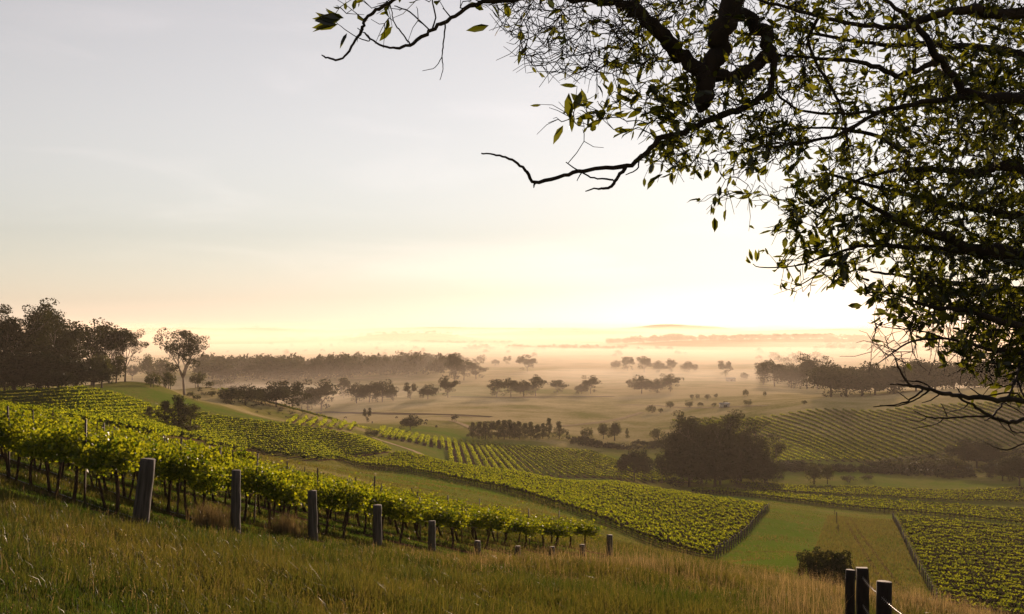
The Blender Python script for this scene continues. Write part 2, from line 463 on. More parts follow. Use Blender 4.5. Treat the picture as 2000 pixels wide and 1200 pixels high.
def ribbon(mb, pts, width, lift, seg=None):
    """a strip draped on the ground along world xy points"""
    pts = np.asarray(pts, float)[:, :2]
    L_ = np.concatenate([[0], np.cumsum(np.linalg.norm(np.diff(pts, axis=0), axis=1))])
    n = max(2, int(L_[-1] / (seg or max(1.0, width))) + 1)
    s = np.linspace(0, L_[-1], n)
    x, y = np.interp(s, L_, pts[:, 0]), np.interp(s, L_, pts[:, 1])
    if len(pts) > 2 and n > 8:
        kx = np.ones(5) / 5
        x[2:-2] = np.convolve(x, kx, 'valid'); y[2:-2] = np.convolve(y, kx, 'valid')
    tx, ty = np.gradient(x), np.gradient(y); t = np.hypot(tx, ty) + 1e-9
    nx, ny = -ty / t, tx / t
    w = width * 0.5 * (1 + 0.25 * np.sin(s / width * 1.3) * np.sin(s / width * 0.37 + 1))
    cols = []
    for k in (-1, -0.33, 0.33, 1):
        X, Y = x + nx * w * k, y + ny * w * k
        cols.append(np.stack([X, Y, H(X, Y) + lift], -1))
    V = np.stack(cols, 1).reshape(-1, 3)
    i = np.arange(n - 1)[:, None] * 4; j = np.arange(3)[None]
    q = np.stack([i + j, i + j + 1, i + 4 + j + 1, i + 4 + j], -1).reshape(-1, 4)
    mb.add(V, q)
# ------------------------------------------------------------------ tracks, creek and bare soil (parts of the ground)
def px_path(pts, ymin=60): return [ground(a, b, ymin) for a, b in pts]
tr = MB()
ribbon(tr, px_path([(722, 853), (745, 861), (775, 870), (803, 878), (825, 888), (838, 897), (848, 906), (852, 915)], 250), 4.2, 0.10)
ribbon(tr, px_path([(1092, 833), (1130, 830), (1170, 826), (1205, 820), (1235, 812), (1254, 806)], 300), 5.0, 0.25, 8)
ribbon(tr, px_path([(1200, 792), (1260, 790), (1330, 797), (1420, 796), (1500, 793)], 300), 5.0, 0.25, 10)
ribbon(tr, px_path([(868, 815), (890, 812), (925, 815)], 300), 5.0, 0.25, 8)
ribbon(tr, px_path([(880, 822), (905, 830), (925, 840), (935, 852)], 300), 4.0, 0.25, 6)
props(tr.build('track', M_TRACK, None, True), 'pale dusty farm track curving past the vine rows', None, None, 'structure')
ribbon(tr, px_path([(1560, 995), (1640, 1003), (1700, 1009), (1745, 1014), (1850, 1027), (1960, 1040)], 200), 3.2, 0.06, 4)
ck = MB()
ribbon(ck, px_path([(560, 802), (620, 804), (700, 807), (800, 810), (880, 811), (960, 815)], 460), 9, 0.25, 10)
ribbon(ck, px_path([(880, 776), (960, 777), (1100, 776), (1200, 775)], 600), 8, 0.3, 20)
props(ck.build('creek_bed', M_DARKEARTH, None, True), 'dark dry creek line crossing the paddocks', None, None, 'structure')
soil = MB()

# ------------------------------------------------------------------ grapevines
ROWD = np.array([-0.69, 0.724])
def vine_parts(seed, nleaf, size, spread=0.42):
    rg = np.random.default_rng(seed)
    tk = MB()
    lean = rg.normal(0, 0.10, 2)
    zz = np.linspace(-0.05, 1.08, 7)
    bend = np.sin(np.linspace(0, 3.0, 7) + rg.uniform(0, 1)) * rg.uniform(-0.09, 0.09)
    path = np.stack([lean[0] * (1 - zz) + bend, lean[1] * (1 - zz) + bend * 0.4, zz], -1)
    tube(tk, path, np.array([0.055, 0.042, 0.036, 0.036, 0.034, 0.038, 0.045]) * rg.uniform(0.8, 1.15), 7)
    for sgn in (-1, 1):
        cord = np.array([path[-1], path[-1] + (sgn * 0.12, 0, 0.06), path[-1] + (sgn * 0.35, rg.normal(0, 0.03), 0.03), path[-1] + (sgn * 0.62, 0, 0.05)])
        tube(tk, cord, [0.035, 0.026, 0.02, 0.014], 5)
    fo = MB()
    c, s = [], []
    nsh = max(6, nleaf // 14)
    for k in range(nsh):                      # shoots rise from the cordon and arch over
        x0 = rg.uniform(-0.62, 0.62); side = rg.choice([-1, 1])
        hgt = rg.uniform(0.35, 0.95); out = rg.uniform(0.05, spread)
        m = nleaf // nsh + 1
        t = rg.random(m) ** 0.8
        droop = np.where(t > 0.75, (t - 0.75) * rg.uniform(0, 1.6), 0)
        pts = np.stack([x0 + rg.normal(0, 0.10) * t + rg.normal(0, 0.06, m), side * out * t * 1.1 + rg.normal(0, 0.07, m),
                        1.04 + hgt * t - droop + rg.normal(0, 0.05, m) - 0.05], -1)
        c.append(pts); s.append(size * rg.uniform(0.7, 1.25, m))
    m = nleaf // 3                             # hanging skirt of leaves
    c.append(np.stack([rg.uniform(-0.62, 0.62, m), rg.normal(0, spread * 0.55, m), rg.uniform(0.98, 1.42, m)], -1)); s.append(np.full(m, size))
    m = int(nleaf * 0.5)                       # dense body of the canopy
    th_ = rg.uniform(0, 6.28, m); rr_ = rg.uniform(0.6, 1.05, m)
    bx_ = rg.uniform(-0.72, 0.72, m); wv = 1 + 0.28 * np.sin(bx_ * 4.5 + rg.uniform(0, 6)) ; zc = rg.uniform(1.20, 1.36)
    c.append(np.stack([bx_, np.cos(th_) * rr_ * 0.33 * wv, zc + np.sin(th_) * rr_ * 0.30 * wv + 0.06 * np.sin(bx_ * 7 + 1)], -1)); s.append(np.full(m, size))
    c = np.concatenate(c); s = np.concatenate(s)
    cards(fo, c, s, rg, 0.85, 0.25)
    return tk, fo

V_LAB = 'leafy grapevine with a dark twisted trunk in the nearest rows behind the timber posts'
V_GRP = 'grapevines of the nearest vineyard block'
protos = []
for k in range(7):
    tk, fo = vine_parts(100 + k, 820, 0.044, 0.44)
    protos.append((tk.mesh('trunk', M_VINEBARK, True), fo.mesh('foliage', M_VINE)))
lod = {1: [], 2: [], 3: []}
for k in range(6):
    for lv, nl, sz in ((1, 330, 0.068), (2, 170, 0.085), (3, 60, 0.15)):
        tk, fo = vine_parts(300 + k + lv * 20, nl, sz, 0.36)
        lod[lv].append((tk, fo))
def simple_trunk(seed, k=3):
    mb = MB(); rg = np.random.default_rng(seed)
    tube(mb, [(rg.normal(0, .05), rg.normal(0, .05), -0.05), (0, 0, 0.5), (rg.normal(0, .05), 0, 0.98)], [0.05, 0.045, 0.05], k, False)
    return mb
st = [simple_trunk(i) for i in range(5)]
def vine_light_block(seed, r=0.26, L_=0.72, z0=1.28):
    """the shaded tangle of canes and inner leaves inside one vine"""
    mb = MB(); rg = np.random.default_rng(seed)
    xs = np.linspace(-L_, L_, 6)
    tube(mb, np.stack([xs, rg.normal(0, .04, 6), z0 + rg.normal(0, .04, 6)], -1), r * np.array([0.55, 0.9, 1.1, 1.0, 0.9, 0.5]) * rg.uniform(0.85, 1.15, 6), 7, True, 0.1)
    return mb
light_blocks = [vine_light_block(i) for i in range(5)]  # unseen cores that keep light from passing through the canopies

class Bulk:
    """merges many transformed copies of small templates into one mesh with two materials"""
    def __init__(s): s.leaf = MB(); s.wood = MB()
    def place(s, mbs, pos, ang, scl, zs=None, to='leaf'):
        V, Q, T, W = mbs
        n = len(pos)
        if n == 0: return
        c, sn = np.cos(ang)[:, None], np.sin(ang)[:, None]
        sc = scl[:, None]
        X = (V[None, :, 0] * c - V[None, :, 1] * sn) * sc + pos[:, 0:1]
        Y = (V[None, :, 0] * sn + V[None, :, 1] * c) * sc + pos[:, 1:2]
        Z = V[None, :, 2] * (sc if zs is None else zs[:, None]) + pos[:, 2:3]
        P_ = np.stack([X, Y, Z], -1).reshape(-1, 3)
        off = (np.arange(n) * len(V))[:, None, None]
        q = (Q[None] + off).reshape(-1, 4) if len(Q) else None
        t = (T[None] + off).reshape(-1, 3) if len(T) else None
        rt = rng.uniform(-0.2, 0.2, n)
        getattr(s, to).add(P_, q, t, (W[None] + rt[:, None]).reshape(-1))
    def build(s, name, mleaf, mwood):
        """one object, two material slots"""
        Vl, Ql, Tl, Wl = s.leaf.arrays(); Vw, Qw, Tw, Ww = s.wood.arrays()
        m = MB(); m.add(Vl, Ql, Tl, Wl)
        if len(Vw): m.add(Vw, Qw, Tw, Ww)
        me = m.mesh(name, mleaf); me.materials.append(mwood)
        mi = np.concatenate([np.zeros(len(Ql)), np.ones(len(Qw)), np.zeros(len(Tl)), np.ones(len(Tw))]).astype(np.int32)
        me.polygons.foreach_set('material_index', mi)
        return link(name, me)

rest = Bulk()
def bulk_vines(pos, ang, level):
    pos = np.asarray(pos); n = len(pos)
    if n == 0: return
    pick = rng.integers(0, len(lod[level]), n)
    flip = rng.integers(0, 2, n) * math.pi
    sc = rng.uniform(0.88, 1.12, n)
    for k in range(len(lod[level])):
        m = pick == k
        tk, fo = lod[level][k]
        rest.place(fo.arrays(), pos[m], (ang + flip)[m], sc[m])
        w = tk if level == 1 else st[k % 5]
        rest.place(w.arrays(), pos[m], (ang + flip)[m], sc[m], to='wood')
        rest.place(light_blocks[k % 5].arrays(), pos[m], (ang + flip)[m], sc[m], to='wood')

def row_points(a, b, step, jit=0.08):
    a, b = np.asarray(a, float)[:2], np.asarray(b, float)[:2]
    L_ = np.linalg.norm(b - a); n = max(1, int(L_ / step))
    t = (np.arange(n) + 0.5) * step / L_
    p = a + (b - a) * t[:, None] + rng.normal(0, jit, (n, 2)) * 0.5
    z = H(p[:, 0], p[:, 1])
    return np.column_stack([p, z]), math.atan2(b[1] - a[1], b[0] - a[0])

# nearest block: ten rows that start at the timber end posts and run away level along the hill
near_vines = []
END1 = [np.array([-8.2, 22.0]) + np.array([1.4, 2.58]) * i for i in range(10)]
END1[0] = np.array([-8.15, 21.9])
stakes = []
for i, e in enumerate(END1):
    L_ = 14 + 9.4 * i
    a = e + ROWD * 0.9; b = e + ROWD * (L_ + 2)
    pts, an = row_points(a, b, 1.12)
    for p in pts: near_vines.append((math.hypot(p[0], p[1]), p, an, i))
    for s_ in np.arange(3.2, L_, 5.6): stakes.append((e + ROWD * s_, i))
    ribbon(soil, [e - ROWD * 0.2, e + ROWD * (L_ + 2)], 0.62, 0.02, 0.5)
near_vines.sort(key=lambda a: a[0])
roots = []
for k, (tm, fm) in enumerate(protos):
    r0 = empty('grapevine', (0, 0, 0))
    link('trunk', tm, r0); link('foliage', fm, r0)
    roots.append(r0)
far1, far1a = [], []
for n, (d, p, an, i) in enumerate(near_vines):
    if n < 300:
        r0 = roots[n % 7] if n < 7 else copy_tree(roots[int(rng.integers(0, 7))])
        r0.location = p; r0.rotation_euler = (0, 0, an + math.pi * int(rng.integers(0, 2)) + rng.normal(0, 0.06))
        s_ = rng.uniform(0.92, 1.10); lo_ = (1, 1, 1, 0.95, 0.88, 0.82, 0.78, 0.76, 0.76, 0.76)[i]; r0.scale = (s_ * 1.03, s_ * (1.18 if i > 4 else 1.0), s_ * lo_ * rng.uniform(0.93, 1.08))
        props(r0, V_LAB, 'grapevine', V_GRP)
    else:
        far1.append(p); far1a.append(an)
bulk_vines(far1, np.array(far1a), 1)

# vineyard blocks farther off: (near edge start, near edge end, far edge end, far edge start, rows, step, level)
def W(px, py, Y): return P(px, py, Y)[:2]
END_POSTS = []
def block(A, B, C, D, n, step, level, soilw=0.7, posts=True, hfun=None):
    A, B, C, D = [np.asarray(v, float)[:2] for v in (A, B, C, D)]
    for i in range(n):
        t = i / (n - 1)
        a, b = A + (D - A) * t, B + (C - B) * t
        p, an = row_points(a, b, step)
        u = p[:, 0] / p[:, 1]
        p = p[(u < 0.56) & (u > -0.56)]
        bulk_vines(p, np.full(len(p), an), level)
        d = (b - a) / np.linalg.norm(b - a)
        if posts: END_POSTS.append(a - d * 0.9)
        bb = b
        if b[0] / b[1] > 0.57:                 # stop the soil strip just outside the picture
            k = (0.57 * a[1] - a[0]) / ((b[0] - a[0]) - 0.57 * (b[1] - a[1])); bb = a + (b - a) * min(1, k)
        if soilw: ribbon(soil, [a, bb], soilw, 0.05, 4)
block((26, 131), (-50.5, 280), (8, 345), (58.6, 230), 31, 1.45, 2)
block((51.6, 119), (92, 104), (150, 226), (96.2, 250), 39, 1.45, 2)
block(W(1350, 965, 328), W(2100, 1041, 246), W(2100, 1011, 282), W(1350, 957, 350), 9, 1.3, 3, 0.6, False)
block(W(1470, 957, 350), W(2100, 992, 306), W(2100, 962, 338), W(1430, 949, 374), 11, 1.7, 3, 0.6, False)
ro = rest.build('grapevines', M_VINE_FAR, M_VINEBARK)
props(ro, 'massed rows of green grapevines covering the slopes beyond the nearest block', 'vineyard', None, 'stuff')

# end posts of the two middle blocks
pm = MB(); tube(pm, [(0, 0, -0.2), (0.02, 0, 0.8), (0.03, 0.02, 1.75)], [0.10, 0.095, 0.09], 7)
pme = pm.mesh('end_post', M_POST)
for i, e in enumerate(END_POSTS):
    o = link('end_post', pme, None, (e[0], e[1], gz(*e)))
    o.rotation_euler = (rng.normal(0, 0.04), rng.normal(0, 0.04), rng.uniform(0, 6))
    if i < 38: props(o, 'dark timber end post in the line at the right edge of the wedge-shaped vineyard', 'post', 'end posts of the wedge-shaped middle vineyard')
    else: props(o, 'dark timber end post in the line beside the shadow-striped grass lane', 'post', 'end posts along the grass lane')

# timber end posts of the nearest block
EP = ['massive leaning grey timber end post, nearest and tallest before the vines', 'straight upright round timber end post with a rusty grass tuft at its foot',
      'third timber end post from the left, half sunk in brown grass', 'squat grey timber end post, fourth from the left, among grass heads',
      'short grey timber post just before the golden grass begins', 'small timber end post buried in golden grass, sixth from the left',
      'small timber end post behind golden grass, seventh from the left', 'small timber end post behind golden grass, eighth from the left',
      'dark stub of end post under the last vine but one', 'lone dark post stub at the lower tip of the nearest vine block']  # noqa
for i, e in enumerate(END1):
    hgt = [1.45, 1.55, 1.35, 1.25, 1.0, 0.5, 0.38, 0.38, 0.5, 0.95][i]; rr = [0.165, 0.115, 0.125, 0.13, 0.12, 0.11, 0.11, 0.11, 0.12, 0.14][i]
    m = MB()
    rg = np.random.default_rng(i)
    zs = np.linspace(-0.25, hgt, 9)
    tube(m, np.stack([rg.normal(0, .004, 9), rg.normal(0, .004, 9), zs], -1), rr * (1.12 - 0.16 * np.linspace(0, 1, 9)) + rg.normal(0, .002, 9), 14)
    o = m.build('end_post', M_POST, None, False)
    o.location = (e[0], e[1], gz(*e))
    o.rotation_euler = ((0.0, 0.115, 0) if i == 0 else (rg.normal(0, 0.02), rg.normal(0, 0.02), 0))
    props(o, EP[i], 'post', 'timber end posts of the nearest vine rows')

# thin steel stakes that stand above the canopy
sm = MB(); tube(sm, [(0, 0, -0.2), (0, 0, 1.1), (0, 0, 2.1)], 0.028, 4)
sme = sm.mesh('vine_stake', M_STEEL)
for (e, i) in stakes:
    o = link('vine_stake', sme, None, (e[0], e[1], gz(*e)))
    o.rotation_euler = (rng.normal(0, .03), rng.normal(0, .03), rng.uniform(0, 3)); o.scale = (1, 1, 1.0 if i < 5 else 0.78)
    props(o, 'thin dark steel stake poking above the leaves of the nearest vineyard block', 'stake', 'steel stakes between the near grapevines')
# black drip hose along the first rows
for i in (0, 1):
    m = MB()
    s_ = np.arange(0.2, 14 + 9 * i, 0.6)
    p = END1[i] + ROWD * s_[:, None] + rng.normal(0, 0.03, (len(s_), 2)) + np.array([0.18, 0.1])
    tube(m, np.column_stack([p, H(p[:, 0], p[:, 1]) + 0.05]), 0.014, 5)
    props(m.build('drip_hose', M_WIRE), ['thin irrigation hose lying under the front vine row', 'thin pale irrigation hose lying under the second vine row'][i], 'hose')
# trellis wires
for i in range(10):
    m = MB()
    for hz in (0.95, 1.35):
        s_ = np.array([0, 5.6, 11.2, 16.8, 22.4, 28]) ; s_ = s_[s_ < 16 + 9 * i]
        p = END1[i] + ROWD * s_[:, None]
        tube(m, np.column_stack([p, H(p[:, 0], p[:, 1]) + hz]), 0.006, 3)
    props(m.build('trellis_wires', M_WIRE), 'thin trellis wires running from %s along its vine row' % ['the leaning grey end post', 'the straight upright second end post', 'the third end post', 'the squat fourth end post', 'the short fifth end post', 'the sixth end post', 'the seventh end post', 'the eighth end post', 'the ninth stub', 'the last stub'][i], 'wires')

# ------------------------------------------------------------------ distant rows, one object each
def far_row(pts, label, group, width=0.75, h=1.7, dens=9, size=0.30, mat=None, bottom=0.7, clump=0.0):
    pts = np.asarray(pts, float)[:, :2]
    L_ = np.concatenate([[0], np.cumsum(np.linalg.norm(np.diff(pts, axis=0), axis=1))])
    n = int(L_[-1] * dens)
    if n < 4: return
    s_ = rng.uniform(0, L_[-1], n)
    x, y = np.interp(s_, L_, pts[:, 0]), np.interp(s_, L_, pts[:, 1])
    x += rng.normal(0, width * 0.4, n); y += rng.normal(0, width * 0.4, n)
    hh = bottom + (h - bottom) * rng.random(n) ** 0.8 * (0.85 + 0.25 * np.sin(s_ * 4.1) * np.sin(s_ * 0.9))
    keep = np.ones(n, bool)
    if clump: keep = (np.sin(s_ * 5.2) + rng.normal(0, 0.5, n)) > clump * 2 - 1
    c = np.column_stack([x, y, H(x, y) + hh])[keep]
    mb = MB(); cards(mb, c, size * rng.uniform(0.7, 1.3, len(c)), rng, 0.8, 0.3)
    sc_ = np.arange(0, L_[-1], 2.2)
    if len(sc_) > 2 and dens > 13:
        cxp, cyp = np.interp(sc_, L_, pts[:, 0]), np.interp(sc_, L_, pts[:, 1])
        tube(mb, np.stack([cxp, cyp, H(cxp, cyp) + (h + bottom) * 0.5], -1), (h - bottom) * 0.36 * rng.uniform(0.7, 1.1, len(sc_)), 5, True, -0.6)  # opaque dark core added inside the row so sun cannot shine through
    if len(sc_) > 1: tube(mb, np.stack([np.interp(sc_, L_, pts[:, 0]), np.interp(sc_, L_, pts[:, 1]), H(np.interp(sc_, L_, pts[:, 0]), np.interp(sc_, L_, pts[:, 1])) + 1.0], -1), 0.012, 3, False, 0.0)
    for s0 in np.arange(0, L_[-1], 7.0):       # posts and trunks of the row
        px_, py_ = np.interp(s0, L_, pts[:, 0]), np.interp(s0, L_, pts[:, 1]); z = gz(px_, py_)
        tube(mb, [(px_, py_, z - 0.1), (px_, py_, z + h + 0.15)], 0.05, 3, False, 0.0)
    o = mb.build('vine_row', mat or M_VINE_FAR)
    props(o, label, 'vine row', group)
# terraces on the left hill
edge = np.array([(60, 765), (150, 763), (185, 767), (250, 783), (290, 797), (340, 806), (390, 812), (450, 822), (500, 828), (560, 835), (620, 843), (665, 850), (706, 858), (740, 869), (760, 879), (770, 892)], float)
cc = list(np.arange(776, 852, 7.2)) + list(np.arange(856, 976, 4.9))
for c_ in cc:
    sl = 0.062 + (c_ - 776) / 200 * 0.055
    xs = np.arange(40, 771, 2.0); dy_ = (c_ - sl * xs) - np.interp(xs, edge[:, 0], edge[:, 1])
    cross = np.nonzero((dy_[:-1] > 0) & (dy_[1:] <= 0))[0]
    xe = xs[cross[-1]] if len(cross) else (770 if dy_[-1] > 0 else None)
    if xe is None: continue
    pts = []
    for x_ in np.arange(xe, max(-60, xe - 520), -24):
        g_ = ground(x_, c_ - sl * x_ , 108)
        if g_[1] < 112 or (pts and abs(g_[1] - pts[-1][1]) > 45): break
        pts.append(g_)
    if len(pts) < 2: continue
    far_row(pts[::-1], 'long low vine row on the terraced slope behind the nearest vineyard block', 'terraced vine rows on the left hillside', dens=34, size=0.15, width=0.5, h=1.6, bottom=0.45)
    ribbon(soil, pts[::-1], 1.3, 0.08, 4)
# short young rows below the crest
for i in range(7):
    a = ground(562 + 20 * i, 832 + 1.6 * i, 250); b = ground(580 + 19 * i, 815 + 2.4 * i, 250)
    far_row([a, b], 'short slanting young vine row under the bare crest of the left hill', 'short young vine rows under the crest', dens=8, size=0.32, h=1.4)
    ribbon(soil, [a, b], 1.4, 0.1, 6)
# crest line of vines running down the hill's skyline
crestp = px_path([(432, 765), (470, 776), (520, 789), (570, 803), (620, 816), (665, 828)], 300)
far_row(crestp, 'green vine row running down the skyline of the left hill', None, dens=16, size=0.35, width=1.6, h=1.8)
far_row(px_path([(665, 829), (700, 838), (740, 846), (752, 849)], 300), 'faint vine row below the skyline row, ending at the curved track', None, dens=12, size=0.3, width=1.2)
# rows of the knoll in the middle
tops = [(751, 839), (764, 843), (776, 845), (788, 848), (800, 850), (814, 852), (826, 855), (837, 857), (850, 858), (863, 859), (876, 862), (888, 863), (900, 864), (912, 866), (925, 867)]
bots = [(738, 852), (750, 857), (763, 858), (776, 861), (790, 862), (804, 865), (819, 869), (833, 871), (849, 874), (865, 878), (883, 912), (900, 912), (919, 915), (938, 917), (954, 919)]
k = 0
while tops[-1][0] < 1150:
    k += 1
    tops.append((tops[-1][0] + 9.5, 867 + 0.7 * k)); bots.append((bots[-1][0] + 15.5, 919 + 0.9 * k))
for i, (t_, b_) in enumerate(zip(tops, bots)):
    a, b = ground(b_[0], b_[1], 352), ground(t_[0], t_[1], 352)
    if i > 9: a = np.array([*(a[:2] + (a[:2] - b[:2]) * 0.12), 0])
    sh = i < 10
    lab = ('short bright slanting vine row above the curved track', 'short slanting vine rows above the curved track') if sh else \
          (('bright green vine row running down the middle knoll toward the viewer', 'bright vine rows on the middle knoll') if i < 19 else
           ('sparse pale vine row fanning out on the brown right side of the middle knoll', 'sparse vine rows on the middle knoll'))
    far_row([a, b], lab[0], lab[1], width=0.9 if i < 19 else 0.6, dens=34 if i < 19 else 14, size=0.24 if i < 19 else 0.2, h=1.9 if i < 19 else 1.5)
    m_ = (a + b) / 2
    ribbon(soil, [a[:2] + (1.9, 0), b[:2] + (1.9, 0)], 1.7, 0.12, 5)
# hillside vineyard on the right
def ip(x, xs, ys): return float(np.interp(x, xs, ys))
bx = 1395.0
while bx < 2240:
    if bx < 1515: yb, Yb = 842, 540
    else: yb, Yb = ip(bx, (1515, 1700, 1850, 2000, 2250), (903, 905, 887, 872, 850)), ip(bx, (1515, 1700, 1850, 2000, 2250), (447, 442, 462, 474, 490))
    s0 = P(bx, yb, Yb)[:2]
    Yt = ip(bx, (1395, 1600, 1800, 2000, 2250), (632, 598, 578, 560, 545))
    e0 = s0 + np.array([-0.085, 1.0]) * (Yt - Yb)
    if bx < 1640:
        mid = s0 + (e0 - s0) * 0.55
        far_row([s0, mid - (e0 - s0) * 0.02], 'thin sparse vine row at the bare lower left corner of the right hillside vineyard', 'sparse lower rows of the right hillside vineyard', dens=5, size=0.26, h=1.4) if bx >= 1515 else None
        far_row([mid + (e0 - s0) * 0.02, e0], 'vine row on the upper left of the right hillside vineyard, above the bare cross path', 'upper rows of the right hillside vineyard', dens=20, size=0.25, h=1.7)
    else:
        far_row([s0, e0], 'long diagonal vine row on the hazy hillside under the bare branches', 'long diagonal rows of the right hillside vineyard', dens=24, size=0.25, h=1.8, width=0.7)
    ribbon(soil, [s0 + (1.6, 0), e0 + (1.6, 0)], 1.3, 0.12, 8)
    bx += 15.5
ribbon(soil, px_path([(1650, 1014), (1664, 1040), (1684, 1072), (1706, 1108), (1740, 1160)], 70), 0.7, 0.05, 2)
ribbon(soil, px_path([(1660, 1012), (1678, 1040), (1700, 1070), (1726, 1104), (1765, 1156)], 70), 0.6, 0.05, 2)
so = soil.build('bare_soil', M_SOIL, None, True)
props(so, 'strips of bare reddish soil under the vine rows', None, None, 'structure')

# ------------------------------------------------------------------ trees
def clump(mb, c, r, n, size, rg, flat=0.7, up=0.35, tint0=0.0):
    d = rg.normal(size=(n, 3)); d /= np.linalg.norm(d, axis=1)[:, None]
    rr = rg.uniform(0.35, 1.0, n) ** 0.55
    p = c + d * (rr * r)[:, None] * np.array([1, 1, flat])
    cards(mb, p, size * rg.uniform(0.6, 1.3, n), rg, 0.7, up, np.clip(rg.random(n) + tint0, 0, 1))

def gum(seed, h=20, spread=0.42, fork=0.28, n1=5, n2=3, n3=2, cr=0.085, nl=26, size=0.3, flat=0.62, lean=0.05, low=0.0, extra=0, girth=0.022, leader=0, elr=(0.7, 1.9)):
    """eucalypt: pale forking limbs that carry separate leaf clumps"""
    rg = np.random.default_rng(seed); wd, cw = MB(), MB()
    R0 = h * girth
    z = np.linspace(-0.02, fork, 5) * h
    lx = np.array([rg.normal(0, lean), rg.normal(0, lean)])
    tp = np.stack([lx[0] * z, lx[1] * z, z], -1)
    tube(wd, tp, np.linspace(R0 * 1.25, R0 * 0.8, 5), 7)
    tips = []
    def limb(p0, d, L_, r0, depth):
        n = 4; pts = [p0]; dd = d / np.linalg.norm(d)
        for k in range(n):
            dd = dd + rg.normal(0, 0.13, 3) + np.array([0, 0, 0.07]); dd /= np.linalg.norm(dd)
            pts.append(pts[-1] + dd * L_ / n)
        tube(wd, pts, np.linspace(r0, r0 * 0.55, n + 1), 5 if depth < 2 else 4, False)
        if depth == 2:
            tips.append(pts[-1]); return
        if depth == 1 and rg.random() < 0.5: tips.append(pts[3])
        for j in range(n2 if depth == 0 else n3):
            a = rg.uniform(0, 2 * math.pi); k = rg.integers(2, n + 1) if j else n
            side = np.array([math.cos(a), math.sin(a), rg.uniform(-0.1, 0.6)])
            limb(pts[k], dd * 0.9 + side * 0.75, L_ * rg.uniform(0.55, 0.75), r0 * 0.55, depth + 1)
    if leader:
        zl = np.linspace(fork, leader, 5) * h
        lp = np.stack([lx[0] * zl + rg.normal(0, .15, 5), lx[1] * zl + rg.normal(0, .15, 5), zl], -1); lp[0] = tp[-1]
        tube(wd, lp, np.linspace(R0 * 0.75, R0 * 0.3, 5), 6, False)
    for j in range(n1):
        a = j * 2 * math.pi / n1 + rg.normal(0, 0.35)
        el = rg.uniform(*elr)
        d = np.array([math.cos(a) * spread / 0.42, math.sin(a) * spread / 0.42, el])
        limb(lp[j * 5 // n1] if leader else tp[-1] if j % 2 else tp[-1] - (0, 0, h * fork * rg.uniform(0, 0.2)), d, h * rg.uniform(0.26, 0.36), R0 * 0.6, 0)
    for k in range(extra):
        a = rg.uniform(0, 6.28); q = rg.random() ** 0.5
        tips.append(np.array([math.cos(a) * q * spread * h * 0.7, math.sin(a) * q * spread * h * 0.7, h * rg.uniform(low + 0.12, 0.88)]))
    tips = np.array(tips)
    top = tips[:, 2].max() + cr * h * flat
    f = h / top
    for c in tips:
        rr = cr * h * rg.uniform(0.7, 1.35)
        clump(cw, c, rr, int(nl * (rr / (cr * h)) ** 2), size, rg, flat)
    for m in (wd, cw):
        m.v = [v * f for v in m.v]
    return wd, cw

def dome(seed, h=12, w=1.0, nc=60, cr=0.13, nl=60, size=0.28, base=0.12, flat=0.85, pw=0.5, multi=1):
    """dense round-headed tree or bush: leaf clumps fill an uneven dome"""
    rg = np.random.default_rng(seed); wd, cw = MB(), MB()
    for k in range(multi):
        a = rg.uniform(0, 6.28); q = 0.12 * h * w * (multi > 1)
        b = np.array([math.cos(a) * q, math.sin(a) * q, 0])
        tube(wd, [b - (0, 0, 0.03 * h), b + (0, 0, h * 0.2), b * 1.8 + (rg.normal(0, .02) * h, rg.normal(0, .02) * h, h * 0.55)], [h * 0.028, h * 0.02, h * 0.008], 6)
    off = rg.normal(0, 1, 6)
    for k in range(nc):
        d = rg.normal(size=3); d[2] = abs(d[2]) * 0.9 + rg.uniform(-0.55, 0.1); d /= np.linalg.norm(d)
        q = rg.uniform(0.25, 1.0) ** pw
        wob = 1 + 0.13 * math.sin(3 * math.atan2(d[1], d[0]) + off[0]) + 0.10 * math.sin(5 * d[2] + off[1])
        rad = (1 - cr) * q * wob
        c = np.array([d[0] * rad * h * 0.5 * w, d[1] * rad * h * 0.5 * w, h * (base + (1 - base) * (0.42 + 0.50 * d[2] * q * wob))])
        c[2] = max(c[2], h * (base + cr * 0.6))
        clump(cw, c, cr * h * rg.uniform(0.7, 1.3), nl, size, rg, flat)
        if k % 3 == 0:
            tube(wd, [(0, 0, h * 0.25), (c[0] * .5, c[1] * .5, h * 0.25 + (c[2] - h * .25) * 0.4), c], [h * 0.01, h * 0.007, h * 0.003], 4, False)
    m = cw.arrays()[0][:, 2].max(); f = h / m
    cw.v = [v * np.array([1, 1, f]) for v in cw.v]
    return wd, cw

def spire(seed, h=12, w=0.28, nc=44, nl=26, size=0.22, droop=0.2):
    """slender she-oak like tree with feathery tufts up one stem"""
    rg = np.random.default_rng(seed); wd, cw = MB(), MB()
    tube(wd, [(0, 0, -0.3), (rg.normal(0, .1), rg.normal(0, .1), h * 0.5), (0, 0, h * 0.95)], [h * 0.018, h * 0.012, h * 0.003], 6)
    for k in range(nc):
        t = rg.random() ** 0.8; z = 0.10 + 0.86 * t
        env = w * (1.0 - 0.85 * z ** 1.6) * (0.75 + 0.35 * math.sin(z * 14 + seed))
        a = rg.uniform(0, 6.28); q = rg.random() ** 0.5
        c = np.array([math.cos(a) * env * q * h * 0.8, math.sin(a) * env * q * h * 0.8, z * h])
        clump(cw, c, h * 0.065, nl, size, rg, 1.25, 0.0)
        if k % 3 == 0: tube(wd, [(0, 0, c[2] - 0.05 * h), c], [h * 0.006, h * 0.002], 3, False)
    m = cw.arrays()[0][:, 2].max(); cw.v = [v * np.array([1, 1, h / m]) for v in cw.v]
    return wd, cw

